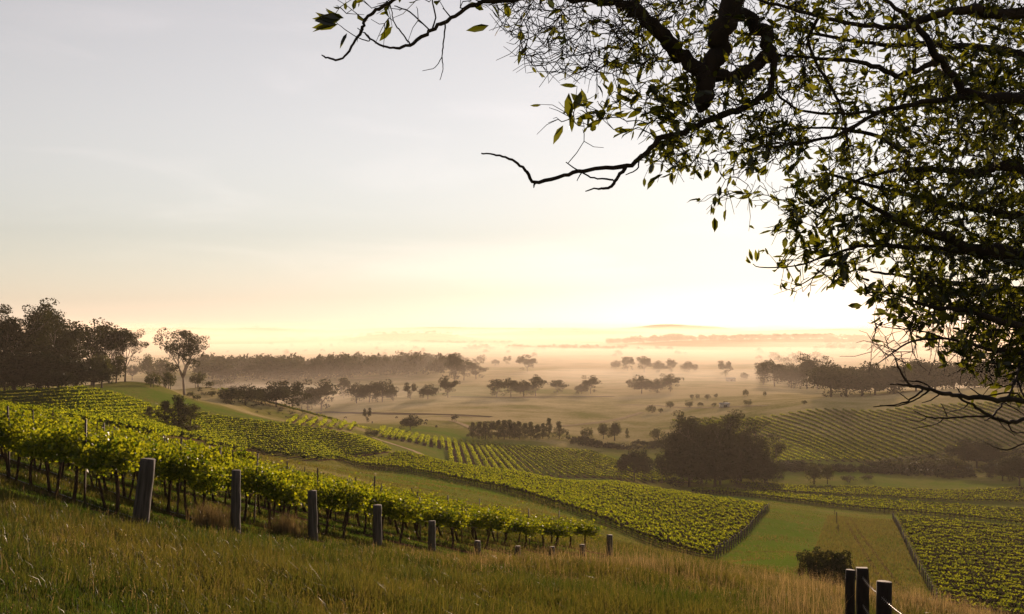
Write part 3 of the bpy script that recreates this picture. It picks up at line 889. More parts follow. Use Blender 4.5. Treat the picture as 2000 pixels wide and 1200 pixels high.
PROTO = {}
def reg(kind, gens, leafmat, barkmat):
    PROTO[kind] = [(w_.mesh('trunk', barkmat, True), c_.mesh('crown', leafmat), hh) for (w_, c_, hh) in gens]
reg('gum', [(*gum(20 + i, 22, spread=0.5 + 0.07 * (i % 3), n1=5, n2=3, n3=3, nl=46, size=0.34, cr=0.10), 22) for i in range(4)], M_GUM, M_GUMBARK)
reg('gum_open', [(*gum(40 + i, 25, spread=0.34, fork=0.3, n1=7, n2=3, n3=3, cr=0.062, nl=58, size=0.25, flat=0.8, girth=0.014, extra=26, low=0.28, elr=(1.0, 2.6)), 25) for i in range(3)], M_GUM, M_GUMBARK)
reg('gum_dense', [(*gum(60 + i, 26, spread=0.5, fork=0.2, n1=7, n2=3, n3=3, cr=0.10, nl=80, size=0.32, low=-0.02, extra=110, leader=0.6), 26) for i in range(4)], M_GUM, M_GUMBARK)
reg('gum_far', [(*gum(80 + i, 20, spread=0.52, fork=0.22, n1=5, n2=2, n3=3, cr=0.125, nl=44, size=0.5, extra=14), 20) for i in range(5)], M_GUM, M_GUMBARK)
reg('dome_low', [(*dome(10 + i, 12, 1.22, 120, 0.13, 85, 0.22, 0.02, pw=0.4), 12) for i in range(3)], M_DARKLEAF, M_BARK)
reg('dome', [(*dome(10 + i, 12, 1.15, 70, 0.12, 60, 0.24, 0.14), 12) for i in range(3)], M_DARKLEAF, M_BARK)
reg('dome_far', [(*dome(30 + i, 18, 1.25, 54, 0.16, 60, 0.5, 0.0), 18) for i in range(4)], M_GUM, M_BARK)
reg('bush', [(*dome(50 + i, 3, 1.5, 30, 0.2, 45, 0.13, 0.0, multi=3), 3) for i in range(4)], M_SHRUB, M_BARK)
reg('thicket', [(*dome(70, 3.6, 2.0, 80, 0.15, 160, 0.07, 0.0, multi=4), 3.6)], M_DARKLEAF, M_BARK)
reg('spire', [(*spire(5 + i, 12, 0.36 + 0.05 * i, nc=70, nl=40), 12) for i in range(4)], M_SHRUB, M_BARK)
reg('column', [(*dome(90 + i, 9, 0.55, 40, 0.13, 70, 0.2, 0.02, pw=0.6), 9) for i in range(3)], M_SHRUB, M_BARK)
count = {}
def tree(kind, px, top, label, cat='tree', base=None, Y=None, name=None, group=None, wide=1.0, var=None):
    """a tree whose foot stands on the ground where the photograph shows it"""
    if Y is None:
        g = ground(px, base, 200); Y = g[1]
    x = P(px, 640, Y)[0]
    z = gz(x, Y)
    h = P(px, top, Y)[2] - z
    vs = PROTO[kind]
    i = count.get(kind, 0); count[kind] = i + 1
    tm, cm, hh = vs[(i if var is None else var) % len(vs)]
    s_ = h / hh
    r_ = empty(name or {'gum': 'gum_tree', 'gum_open': 'gum_tree', 'gum_dense': 'gum_tree', 'gum_far': 'gum_tree', 'dome': 'round_tree', 'dome_low': 'round_tree', 'dome_far': 'broad_tree',
               'bush': 'bush', 'thicket': 'bush', 'spire': 'slender_tree', 'column': 'tall_shrub'}[kind], (x, Y, z), rng.uniform(0, 6.28))
    r_.scale = (s_ * wide, s_ * wide, s_)
    link('trunk', tm, r_); link('crown', cm, r_)
    props(r_, label, cat, group)
    return r_

# wood on the left hill
for px, top, Y, kd, lab in [
    (-40, 574, 285, 'gum_dense', 'huge dark gum cut by the edge of the photo, first of the hilltop wood'),
    (28, 581, 275, 'gum_dense', 'tallest dark gum of the hilltop wood, flat top with a side limb'),
    (78, 594, 300, 'gum_dense', 'dark gum with a layered crown beside the tallest one on the hill'),
    (118, 620, 290, 'gum_dense', 'dark rounded gum sloping down from the tallest pair on the hill'),
    (148, 627, 318, 'gum', 'gum in the middle of the hilltop wood with sky gaps in its crown'),
    (182, 623, 322, 'gum', 'open branching gum with several pale forks in the hilltop wood'),
    (214, 638, 330, 'gum_open', 'airy gum second from the right end of the hilltop wood'),
    (245, 644, 335, 'gum_open', 'airy leaning gum closing the right end of the hilltop wood')]:
    tree(kd, px, top, lab, Y=Y, wide=1.08, group='gums of the hilltop wood')
for px, top, Y, wd, lab in [(-15, 672, 262, 1.3, 'dark understorey tree at the left edge of the photo below the gums'), (30, 690, 262, 1.3, 'dark rounded understorey tree below the tallest gum'),
    (75, 684, 265, 1.2, 'dark understorey tree filling the wood below the layered gum'), (115, 690, 268, 1.2, 'dark understorey tree in the middle of the wood edge'),
    (152, 700, 272, 1.1, 'low dark tree at the foot of the wood above the terraces'), (185, 706, 285, 1.0, 'last low dark tree right of the wood above the terraces'),
    (10, 725, 255, 1.6, 'black low scrub tree above the upper terrace row, far left'), (95, 722, 256, 1.6, 'black low scrub tree above the upper terrace row')]:
    tree('dome_low', px, top, lab, Y=Y, wide=wd * 1.15, group='understorey of the hilltop wood')
for px, top, Y, lab in [(228, 690, 325, 'thin young tree under the airy gums'), (200, 690, 300, 'bushy young tree between wood and grass slope')]:
    tree('column', px, top, lab, Y=Y, cat='tree', name='young_tree')
# lone gum and the shrubs around it
tree('gum_open', 361, 642, 'tall lone gum with a pale bare trunk and fan of limbs on the left hill', Y=372, wide=1.12, var=1)
tree('dome', 259, 711, 'perfectly round black bush on the grassy slope left of the lone gum', cat='bush', base=743, name='round_bush', wide=0.9)
tree('column', 290, 690, 'tall narrow bright shrub left of the lone gum', cat='shrub', base=748)
tree('column', 322, 697, 'tall shrub touching the lone gum on its left', cat='shrub', base=755, wide=1.3)
tree('bush', 299, 725, 'rounded dark shrub in front of the tall narrow one', cat='shrub', base=757, name='shrub', wide=0.7)
tree('bush', 330, 722, 'dark shrub just left of the lone gum trunk', cat='shrub', base=760, name='shrub', wide=0.7)
tree('bush', 386, 724, 'pale round bush right of the lone gum trunk', cat='bush', base=757, wide=0.75)
tree('bush', 410, 744, 'low pale bush at the crest right of the lone gum', cat='bush', base=758, wide=0.9)
for px, top, Y, wd, lab in [(294, 793, 214, 1.7, 'loose sapling, first of the scrub clump cutting the terraces'), (324, 782, 212, 1.5, 'pointed dark sapling in the middle of the scrub clump on the terraces'),
    (350, 770, 216, 1.4, 'tallest spindly sapling of the scrub clump on the terraces'), (373, 786, 220, 1.7, 'spreading sapling closing the scrub clump on the terraces')]:
    tree('spire', px, top, lab, Y=Y, wide=wd, cat='sapling', name='sapling', group='scrub clump on the terraces')
for px, by, lab in [(385, 782, 'small low bush on the grass below the lone gum'), (445, 790, 'small bush on the bare slope right of the lone gum'), (372, 776, 'dark low bush at the foot of the lone gum'), (415, 775, 'flat dark bush near the crest, right of the lone gum foot')]:
    tree('bush', px, by - 12, lab, cat='bush', base=by, wide=1.1)
tree('bush', 728, 837, 'reddish bare thicket beside the curved track above the short rows', cat='thicket', base=853, name='thicket', wide=1.5)
# trees on the plain behind the left hill
A1 = [(452, 752, 790, 'dome_far', 1.2, 'first hazy tree seen behind the crest of the left hill'), (480, 748, 792, 'dome_far', 1.3, 'broad hazy tree behind the hill crest, second from the left'),
    (512, 755, 790, 'dome_far', 1.1, 'low hazy tree between two taller ones behind the crest'), (540, 744, 795, 'dome_far', 1.2, 'full hazy tree behind the crest left of the umbrella tree'),
    (572, 742, 800, 'gum_far', 1.2, 'tall hazy tree behind the crest, two left of the umbrella tree'), (602, 756, 802, 'dome_far', 1.1, 'low tree under the left of the umbrella tree'),
    (628, 740, 803, 'gum_far', 1.1, 'umbrella-crowned tree standing above its dark neighbours behind the crest'), (672, 738, 778, 'gum_far', 0.7, 'slim open tree with clear trunk right of the umbrella tree'),
    (697, 745, 788, 'dome_far', 1.0, 'wide dark tree in the misty middle clump'), (722, 746, 786, 'gum_far', 1.0, 'tree in the middle of the misty clump'),
    (747, 740, 786, 'dome_far', 1.0, 'tallest tree of the misty clump, right of centre'), (768, 756, 784, 'gum_far', 0.9, 'low sloping tree closing the misty clump on the right'),
    (802, 747, 780, 'gum_far', 0.8, 'narrow two-headed tree alone right of the misty clump'), (836, 749, 780, 'dome_far', 1.2, 'round low tree between the narrow tree and the tall forked one'),
    (875, 734, 777, 'gum_far', 0.9, 'tall forked tree with clear trunk beside the round low tree'), (888, 690, 746, 'gum_far', 0.9, 'taller misty tree rising behind the end of the forest strip'),
    (906, 706, 743, 'gum_far', 1.1, 'dark broad tree at the open end of the forest strip'), (930, 704, 741, 'gum_far', 1.2, 'last broad-crowned tree at the end of the forest strip'),
    (968, 701, 714, 'dome_far', 1.2, 'tiny pale tree in the fog behind the forest end'), (990, 695, 713, 'gum_far', 1.0, 'small pale tree in the fog between forest end and lone round tree'),
    (1030, 693, 726, 'gum_far', 1.2, 'lone round-headed tree on the foggy plain in the middle of the photo'),
    (970, 741, 776, 'gum_far', 1.2, 'first tree of the long paddock clump below the lone round tree'), (998, 738, 776, 'gum_far', 1.0, 'second tree of the long paddock clump'),
    (1022, 740, 775, 'dome_far', 1.0, 'third, solid tree of the long paddock clump'), (1046, 733, 774, 'gum_far', 1.1, 'tallest, last tree of the long paddock clump'),
    (1088, 741, 769, 'gum_far', 1.3, 'small umbrella tree standing alone beside the long paddock clump'), (1136, 749, 770, 'dome_far', 1.2, 'lower left tree of the leaning pair in the paddock'),
    (1153, 733, 769, 'gum_far', 1.0, 'taller right tree of the leaning pair in the paddock'),
    (1202, 703, 722, 'dome_far', 1.0, 'small ghostly tree at the left of the foggy row'), (1225, 697, 725, 'gum_far', 1.1, 'ghostly tree second in the foggy row'),
    (1258, 696, 727, 'gum_far', 1.2, 'broadest ghostly tree in the foggy row'), (1285, 703, 728, 'dome_far', 1.1, 'ghostly tree fourth in the foggy row'),
    (1311, 701, 728, 'gum_far', 1.1, 'ghostly tree closing the foggy row on the right'), (1345, 704, 729, 'dome_far', 1.1, 'pale round tree alone right of the foggy row'),
    (1417, 704, 735, 'gum_far', 1.0, 'spiky pale tree in the glare between foggy row and right wood'), (1453, 727, 741, 'dome_far', 1.0, 'tiny tree below the spiky pale one in the glare'),
    (1253, 732, 769, 'dome_far', 1.3, 'large dim tree, left of the pair below the foggy row'), (1283, 738, 768, 'dome_far', 1.1, 'middle tree of the dim trio below the foggy row'),
    (1309, 730, 765, 'gum_far', 1.2, 'right tree of the dim trio below the foggy row'),
    (1490, 708, 752, 'gum_far', 0.9, 'thin gum at the left end of the right wood'), (1512, 704, 755, 'gum_far', 1.0, 'open gum second from the left in the right wood'),
    (1545, 712, 758, 'dome_far', 1.1, 'rounded tree third in the right wood'), (1575, 705, 760, 'dome_far', 1.1, 'rounded tree under the feathery gum of the right wood'),
    (1596, 692, 760, 'gum_far', 1.1, 'feathery windswept gum rising over the right wood'),
    (717, 796, 826, 'gum_far', 0.6, 'slender tree standing alone in the paddock left of the round tree'), (802, 808, 841, 'dome_far', 1.2, 'round dark tree alone in the brown paddock'),
    (888, 809, 825, 'gum_far', 0.9, 'small thin tree beside the eroded bank')]
for px, top, base, kd, wd, lab in A1: tree(kd, px, top, lab, base=base, wide=wd)
for px, top, Y, wd, lab in [(1622, 703, 690, 1.1, 'big rounded tree at the near corner of the right wood'), (1652, 716, 700, 1.2, 'lower tree right of the corner tree in the right wood'),
    (1682, 708, 710, 1.1, 'tree above the diagonal rows, third from the wood corner'), (1708, 705, 720, 1.1, 'layered tree above the diagonal rows, fourth from the wood corner'),
    (1745, 712, 715, 1.2, 'low tree in a dip of the right wood'), (1788, 697, 720, 1.2, 'highest rounded crown of the right wood, behind the bare branch tip'),
    (1825, 701, 725, 1.1, 'crown right of the highest one in the right wood'), (1862, 703, 720, 1.2, 'crown above the bare dark branch in the right wood'),
    (1902, 706, 715, 1.2, 'crown showing through hanging leaves, right wood'), (1942, 702, 720, 1.2, 'last crown but one at the right edge of the wood'), (1985, 706, 715, 1.2, 'crown at the right edge of the photo, right wood')]:
    tree('dome_far', px, top, lab, Y=Y, wide=wd * 1.1, group='trees of the right wood')
# small bushes by the paddock fence
for px, top, base, wd, lab in [(1272, 790, 807, 0.9, 'dark bush with a long shadow at the fence corner in the paddock'), (1308, 782, 798, 0.8, 'pointed bush right of the fence corner bush'),
    (1290, 797, 807, 0.8, 'low bush between the two fence corner bushes'), (1345, 782, 796, 0.9, 'first rounded bush behind the big tree clump'), (1368, 785, 794, 1.2, 'long low bush behind the big tree clump'),
    (1393, 786, 794, 1.2, 'flat bush right of the long low one'), (1416, 783, 794, 0.8, 'upright small bush above the big tree clump'), (1460, 780, 792, 1.1, 'spreading bush at the corner of the hillside vineyard'),
    (1455, 759, 775, 0.6, 'narrow upright bush in the hazy paddock'), (1493, 763, 775, 0.5, 'slim dark sapling in the hazy paddock'), (1351, 770, 781, 0.6, 'first tiny sapling in the planted line'),
    (1362, 769, 780, 0.6, 'second tiny sapling in the planted line'), (1381, 769, 781, 0.8, 'third, bigger sapling in the planted line'), (1397, 768, 778, 0.7, 'fourth sapling in the planted line'),
    (1570, 782, 790, 1.2, 'lone low bush near the top row of the hillside vineyard')]:
    tree('bush', px, top, lab, cat='bush', base=base, wide=wd)
# feathery row in the middle distance
cx = [924, 936, 949, 961, 973, 985, 996, 1004, 1014, 1026, 1037, 1049, 1060]
ct = [824, 823, 822, 821, 820, 820, 819, 823, 822, 826, 823, 828, 826]
for i, (px, top) in enumerate(zip(cx, ct)):
    tree('spire', px, top, 'feathery slender tree in the dark planted row beyond the knoll vines', base=857 + (i % 3), wide=1.5, group='feathery planted row beyond the knoll vines')
tree('spire', 1072, 816, 'tallest pointed tree of the feathery planted row', base=858, wide=1.0)
tree('spire', 1092, 822, 'broad pointed tree closing the feathery planted row', base=858, wide=1.5)
tree('spire', 1108, 842, 'tiny pointed tree past the end of the feathery row', base=859, wide=1.2)
for px, top, base, wd, kd, lab in [(1146, 833, 857, 0.8, 'bush', 'pointed dark bush in the gap right of the feathery row'), (1178, 826, 858, 1.0, 'column', 'pale rounded shrub, left of the pair on the field edge'),
    (1200, 822, 861, 1.3, 'column', 'largest pale shrub on the field edge right of the feathery row'), (1224, 836, 858, 0.9, 'spire', 'small pointed tree right of the largest pale shrub'),
    (1281, 834, 860, 0.9, 'bush', 'hazy rounded bush left of the big tree clump')]:
    tree(kd, px, top, lab, cat='shrub', base=base, wide=wd, name='shrub')
# the big clump and the round tree beside it
tree('dome_low', 1238, 876, 'dark dome-shaped tree with a short trunk left of the big tree clump', Y=392, wide=1.0)
for px, top, Y, kd, wd, lab in [(1330, 815, 392, 'gum_dense', 1.0, 'left shoulder gum of the big tree clump'), (1368, 803, 388, 'gum_dense', 1.0, 'high rounded gum left of centre in the big clump'),
    (1405, 799, 380, 'gum_dense', 0.85, 'central and highest gum of the big clump'), (1440, 803, 392, 'gum_dense', 1.0, 'high gum right of centre in the big clump'),
    (1470, 818, 386, 'gum_dense', 0.85, 'gum on the falling right side of the big clump'), (1495, 848, 384, 'gum', 0.9, 'lower open gum at the right end of the big clump'),
    (1292, 884, 392, 'gum', 0.6, 'small gum between the dome-shaped tree and the big clump')]:
    tree(kd, px, top, lab, Y=Y, wide=wd, group='big tree clump')
tree('gum_dense', 1350, 812, 'gum bulging between the left shoulder and the high rounded gum of the big clump', Y=398, wide=1.0, group='big tree clump')
for px, top, Y, wd, lab in [(1345, 868, 376, 1.1, 'low dark tree at the foot of the big clump, left part'), (1395, 860, 372, 1.1, 'low dark tree at the foot of the big clump, middle part'), (1445, 868, 376, 1.1, 'low dark tree at the foot of the big clump, right part'), (1492, 890, 378, 0.9, 'low dark tree at the right foot of the big clump')]:
    tree('dome_low', px, top, lab, Y=Y, wide=wd * 1.2, group='understorey of the big tree clump')
tree('column', 1588, 903, 'larger shrub of the pair standing in the dark hollow', cat='shrub', base=946, wide=1.4)
tree('column', 1614, 905, 'narrower shrub of the pair standing in the dark hollow', cat='shrub', base=946, wide=0.9)
for px, top, base, wd, lab in [(1905, 856, 915, 1.1, 'hazy dark tree beyond the hollow under the curved bare twig'), (1988, 884, 950, 0.9, 'dark tree cut by the right edge of the photo in the hollow'), (1955, 895, 940, 1.0, 'low dark tree left of the edge tree in the hollow')]:
    tree('dome_low', px, top, lab, base=base, wide=wd * 1.3)
for px, top, base, wd, lab in [(1690, 925, 938, 1.6, 'flat dark scrub on the mound in the hollow'), (1655, 928, 942, 1.6, 'low grey scrub beside the pair of shrubs'), (1760, 898, 915, 1.8, 'dark scrub under the lower end of the diagonal rows'),
    (1810, 894, 915, 1.8, 'second dark scrub under the lower end of the diagonal rows'), (1858, 890, 915, 1.8, 'third dark scrub, left of the hazy dark tree'), (1850, 925, 935, 1.5, 'scrub at the right end of the mound in the hollow')]:
    tree('bush', px, top, lab, cat='scrub', base=base, wide=wd, name='scrub')
# bushes by the lower right paddock
tree('thicket', 1617, 1069, 'big black rounded bush in the green paddock behind the golden grass', cat='bush', Y=78, wide=0.72)
tree('bush', 1633, 1027, 'tiny dark bush on the fence line above the black bush', cat='bush', base=1049, wide=0.45)
tree('bush', 1640, 1047, 'smallest dark bush on the fence line just above the black bush', cat='bush', base=1063, wide=0.6)

ug = Bulk(); ut = []
for i in range(4):
    w_, c_ = dome(300 + i, 3, 1.8, 9, 0.26, 16, 0.26, 0.0); ut.append(c_.arrays())
def scrub_mass(px0, px1, ya, yb, n, h0, h1):
    X = []
    for i in range(n):
        px = rng.uniform(px0, px1); Y = rng.uniform(ya(px), yb(px)); x = (px - 1000) / F * Y
        if fnoise0(x, Y) > -0.45: X.append((x, Y, gz(x, Y) - 0.2))
    X = np.array(X); m_ = rng.integers(0, 4, len(X)); hs = rng.uniform(h0, h1, len(X)) / 3
    for j in range(4):
        m = m_ == j; ug.place(ut[j], X[m], rng.uniform(0, 6, m.sum()), hs[m] * 1.3, hs[m])
def fnoise0(x, y): return math.sin(x * 0.09 + 1.7 * math.sin(y * 0.06)) * math.sin(y * 0.11 + 1)
scrub_mass(1525, 2100, lambda p: ip(p, (1525, 1700, 1850, 2100), (418, 412, 404, 398)), lambda p: ip(p, (1525, 1700, 1850, 2100), (440, 436, 455, 470)), 900, 1.2, 3.0)  # scrub massed over the shaded gully slope to make it dark
scrub_mass(1120, 1300, lambda p: 505, lambda p: 528, 130, 1.5, 3.5)
scrub_mass(385, 640, lambda p: 372, lambda p: 418, 110, 0.5, 1.3)
scrub_mass(1250, 1530, lambda p: 396, lambda p: 404, 120, 0.8, 2.0)
o = ug.build('undergrowth', M_DARKLEAF, M_BARK)
props(o, 'dark brown scrub massed to darken the shaded hollow below the diagonal vine rows', 'undergrowth', None, 'stuff')
# ------------------------------------------------------------------ far woods that read as one mass
fw = Bulk()
tmpl = []
for i in range(5):
    w_, c_ = dome(200 + i, 18, 0.9, 16, 0.2, 12, 1.0, 0.08); tmpl.append(c_.arrays())
def far_wood(px0, px1, Y0, Y1, n, h0, h1, k=1.0):
    X = []
    for i in range(n):
        Y = rng.uniform(Y0, Y1); px = rng.uniform(px0, px1); x = (px - 1000) / F * Y
        X.append((x, Y, gz(x, Y) - 0.5))
    X = np.array(X); hs = rng.uniform(h0, h1, n)
    pick = rng.integers(0, 5, n)
    for j in range(5):
        m = pick == j
        fw.place(tmpl[j], X[m], rng.uniform(0, 6, m.sum()), hs[m] / 18 * k, hs[m] / 18)
for a, b, Y0, Y1, n, h in [(390, 560, 1120, 1350, 90, 29), (520, 700, 1120, 1350, 90, 29), (680, 830, 1130, 1400, 70, 27), (800, 885, 1150, 1400, 34, 25), (415, 470, 900, 1050, 14, 14)]:
    far_wood(a, b, Y0, Y1, n, h * 0.8, h * 1.1)
o = fw.build('forest', M_GUM, M_BARK)
props(o, 'long hazy forest strip across the plain behind the left hill', 'forest', None, 'stuff')
fw = Bulk()
for a, b, Y0, Y1, n, h in [(1190, 1730, 3100, 3500, 300, 18), (1225, 1330, 3150, 3350, 40, 24), (1600, 1900, 2400, 3200, 90, 16)]:  # ridge
    far_wood(a, b, Y0, Y1, n, h * 0.7, h * 1.2, 1.6)
o = fw.build('forest', M_GUM, M_BARK)
props(o, 'pale wooded ridge fading in the glare below the sun', 'forest', None, 'stuff')
fw = Bulk()
far_wood(1615, 2060, 740, 860, 110, 17, 24, 1.1); far_wood(1480, 1620, 1060, 1250, 26, 16, 24, 1.1)
o = fw.build('forest', M_GUM, M_BARK)
props(o, 'dim wood filling in behind the big crowns above the diagonal vine rows', 'forest', None, 'stuff')
fw = Bulk()
for a, b, Y0, Y1, n, h in [(900, 1220, 2550, 2750, 90, 14), (660, 1000, 3300, 3600, 70, 15), (430, 1000, 2100, 3200, 26, 12), (1000, 1600, 1900, 2600, 18, 12), (500, 900, 4300, 4700, 90, 14), (300, 1200, 5200, 7000, 150, 16), (760, 940, 1500, 1700, 14, 17), (1480, 1620, 1500, 2000, 14, 14)]:
    far_wood(a, b, Y0, Y1, n, h * 0.6, h * 1.25, 1.5)
o = fw.build('treeline', M_GUM, M_BARK)
props(o, 'ghostly scattered treelines across the fog-covered plain', 'treeline', None, 'stuff')
# ------------------------------------------------------------------ fence in the lower right corner
def fence_post(px, top, Y, rr, label, square=False, hgt=None, tilt=(0, 0)):
    t_ = P(px, top, Y); z = gz(t_[0], Y)
    h = hgt or (t_[2] - z)
    m = MB(); rg = np.random.default_rng(int(px))
    zs = np.linspace(-0.3, h, 8)
    tube(m, np.stack([rg.normal(0, .003, 8), rg.normal(0, .003, 8), zs], -1), rr * np.linspace(1.05, 0.97, 8), 4 if square else 12)
    o = m.build('fence_post', M_BARK)
    o.location = (t_[0], Y, z); o.rotation_euler = (tilt[0], tilt[1], 0.6)
    return props(o, label, 'post', None), np.array([t_[0], Y, z + h])
_, fp0 = fence_post(1659, 1114, 14.6, 0.070, 'rough dark fence post behind the thick one, lower right corner', tilt=(0.0, 0.02))
_, fp1 = fence_post(1684, 1110, 14.0, 0.11, 'thick black split fence post at the edge of the golden grass', True)
_, fp2 = fence_post(1721, 1138, 11.2, 0.085, 'short black fence post nearest the bottom edge, wired to the thick one', tilt=(0, 0.05))
def wire(a, b, sag, label):
    m = MB(); t = np.linspace(0, 1, 14)[:, None]
    p = a + (b - a) * t; p[:, 2] -= sag * 4 * (t * (1 - t))[:, 0]
    tube(m, p, 0.004, 4)
    d = (b - a) / np.linalg.norm(b - a)
    for s_ in np.arange(0.1, np.linalg.norm(b - a), 0.13):      # barbs
        c = a + d * s_ - np.array([0, 0, sag * 4 * (s_ / np.linalg.norm(b - a)) * (1 - s_ / np.linalg.norm(b - a))])
        for k in (0, 1):
            o_ = np.array([0.012, 0, 0.018 * (1 if k else -1)])
            tube(m, [c - o_, c + o_], 0.0022, 3, False)
    props(m.build('barbed_wire', M_WIRE), label, 'wire', None)
wire(fp1 - (0, 0, 0.12), fp2 - (0, 0, 0.14), 0.03, 'upper barbed wire between the thick and the short fence post')
wire(fp1 - (0, 0, 0.50), fp2 - (0, 0, 0.52), 0.03, 'lower barbed wire between the thick and the short fence post')
e_ = P(1785, 1215, 9.0)
wire(fp2 - (0, 0, 0.16), e_, 0.02, 'barbed wire sloping from the short fence post out of the lower right corner')
g = ground(1634, 1024, 60)
m = MB(); tube(m, [(0, 0, -0.2), (0.02, 0, 1.2), (0, 0, 2.6)], 0.11, 6)
o = m.build('fence_post', M_BARK, None); o.location = g
props(o, 'tall thin dark strainer post alone between the green paddock and the striped lane', 'post')
m = MB(); tube(m, [(0, 0, -0.2), (0.02, 0, 0.9), (0, 0, 1.5)], 0.07, 6); pm2 = m.mesh('fence_post', M_BARK)
for i, (a, b, lab) in enumerate([(1637, 1040, 'small fence post just above the tiny dark bush of the fence line'), (1630, 1008, 'small fence post beyond the tall strainer post'), (1660, 1108, 'low fence post beside the big black bush')]):
    g = ground(a, b, 50); props(link('fence_post', pm2, None, g), lab, 'post')

# ------------------------------------------------------------------ small farm buildings and cattle far off
M_TIN = rough_mat('tin_roof', (0.16, 0.16, 0.155), (0.24, 0.24, 0.23), 2, (1, 1, 1), 0.7, 0)
M_WALL = rough_mat('shed_wall', (0.30, 0.28, 0.25), (0.4, 0.37, 0.33), 2, (1, 1, 1), 0.8, 0)
M_DARK = rough_mat('shed_opening', (0.02, 0.02, 0.02), (0.03, 0.03, 0.03), 2, (1, 1, 1), 0.8, 0)
def box(mb, a, b):
    a, b = np.array(a, float), np.array(b, float)
    V = np.array([[(a, b)[i & 1][0], (a, b)[(i >> 1) & 1][1], (a, b)[(i >> 2) & 1][2]] for i in range(8)])
    mb.add(V, [(0, 2, 3, 1), (4, 5, 7, 6), (0, 1, 5, 4), (1, 3, 7, 5), (3, 2, 6, 7), (2, 0, 4, 6)])
def shed(px, py, L_, Wd, hh, label, rz=0.1, name='shed'):
    g = ground(px, py, 300)
    r_ = empty(name, (g[0], g[1], g[2] - 0.1), rz)
    m = MB(); box(m, (-L_ / 2, -Wd / 2, 0), (L_ / 2, Wd / 2, hh)); m.build('wall', M_WALL, r_)
    m = MB(); o_ = 0.5; rh = Wd * 0.22
    V = [(-L_ / 2 - o_, -Wd / 2 - o_, hh + .01), (L_ / 2 + o_, -Wd / 2 - o_, hh + .01), (L_ / 2 + o_, 0, hh + rh), (-L_ / 2 - o_, 0, hh + rh), (-L_ / 2 - o_, Wd / 2 + o_, hh + .01), (L_ / 2 + o_, Wd / 2 + o_, hh + .01)]
    m.add(V, [(0, 1, 2, 3), (3, 2, 5, 4), (0, 4, 5, 1)], [(0, 3, 4), (1, 5, 2)]); m.build('roof', M_TIN, r_)
    m = MB(); box(m, (-1.2, -Wd / 2 - 0.05, 0.1), (1.2, -Wd / 2 - 0.003, hh * 0.75)); m.build('door', M_DARK, r_)
    props(r_, label, 'shed'); return r_
shed(563, 736, 22, 9, 3.6, 'long low farmhouse with a pale roof before the hazy forest strip', 0.15, 'farmhouse')
shed(1427, 745, 9, 6, 3, 'small bright roofed shed on the foggy plain under the spiky tree')
shed(1415, 796, 6, 4, 2.4, 'tiny white shed beside the bushes above the big tree clump')

def cow_mesh():
    me = bpy.data.meshes.new('cow')
    J = [(-.75, 0, 1.15), (-.3, 0, 1.1), (.3, 0, 1.12), (.7, 0, 1.2), (1.0, 0, 0.95), (1.2, 0, 0.55), (1.33, 0, 0.35),
         (.55, .18, .8), (.55, .2, .4), (.57, .2, 0), (.55, -.18, .8), (.6, -.2, .4), (.55, -.2, 0),
         (-.65, .18, .8), (-.75, .2, .42), (-.7, .2, 0), (-.65, -.18, .8), (-.7, -.2, .42), (-.75, -.2, 0), (-.92, 0, .9), (-.95, 0, .5)]
    E = [(0, 1), (1, 2), (2, 3), (3, 4), (4, 5), (5, 6), (3, 7), (7, 8), (8, 9), (3, 10), (10, 11), (11, 12), (0, 13), (13, 14), (14, 15), (0, 16), (16, 17), (17, 18), (0, 19), (19, 20)]
    R_ = [.30, .38, .38, .32, .2, .14, .09, .13, .07, .06, .13, .07, .06, .15, .08, .06, .15, .08, .06, .05, .03]
    me.from_pydata(J, E, [])
    o = link('cow', me)
    o.modifiers.new('skin', 'SKIN'); s_ = o.modifiers.new('sub', 'SUBSURF'); s_.levels = 1; s_.render_levels = 1
    for i, r_ in enumerate(R_): me.skin_vertices[0].data[i].radius = (r_, r_)
    me.skin_vertices[0].data[0].use_root = True
    dg = bpy.context.evaluated_depsgraph_get()
    m2 = bpy.data.meshes.new_from_object(o.evaluated_get(dg)); m2.name = 'cow'
    bpy.data.objects.remove(o)
    m2.materials.clear(); m2.materials.append(M_BARK)
    return m2
cme = cow_mesh()
for px, py, lab in [(675, 818, 'dark grazing cow below the creek line, left of the slender lone tree'), (775, 818, 'grazing cow just left of the round dark tree'), (833, 824, 'grazing cow just right of the round dark tree, upper one'),
                    (831, 830, 'small dark cow right of the round dark tree, below the upper one'), (852, 836, 'dark cow farthest right in the brown paddock'), (727, 828, 'calf-sized dark cow at the foot of the slender lone tree')]:
    g = ground(px, py, 430); o = link('cow', cme, None, g); o.rotation_euler = (0, 0, rng.uniform(0, 6.28)); props(o, lab, 'cow', 'cattle in the brown paddock')

# ------------------------------------------------------------------ grass
def scatter(y0, y1, dens, umax=0.56):
    """random points in the wedge in front of the camera between two distances"""
    n = int(dens * umax * (y1 ** 2 - y0 ** 2))
    y = np.sqrt(rng.uniform(y0 ** 2, y1 ** 2, n)); x = rng.uniform(-umax, umax, n) * y
    return x, y
def fnoise(x, y, s):
    return (np.sin(x * s + 1.7 * np.sin(y * s * 0.7)) + np.sin(y * s * 1.3 + 1.3 * np.sin(x * s * 0.9 + 2)) + np.sin((x + y) * s * 2.3 + 4) * 0.6) / 2.6
def q_of(x, y): return 0.72 * x + 0.69 * y
Dn = np.array([2.58, -1.4]) / math.hypot(2.58, 1.4)       # pointing away from the headland's near side
def headland(x, y):
    """signed distance from the line of end posts; negative = viewer's side"""
    dx, dy = x - END1[0][0], y - END1[0][1]
    dirv = np.array([1.4, 2.58]) / math.hypot(1.4, 2.58)
    along = dx * dirv[0] + dy * dirv[1]
    perp = dx * ROWD[0] + dy * ROWD[1]
    return perp, along
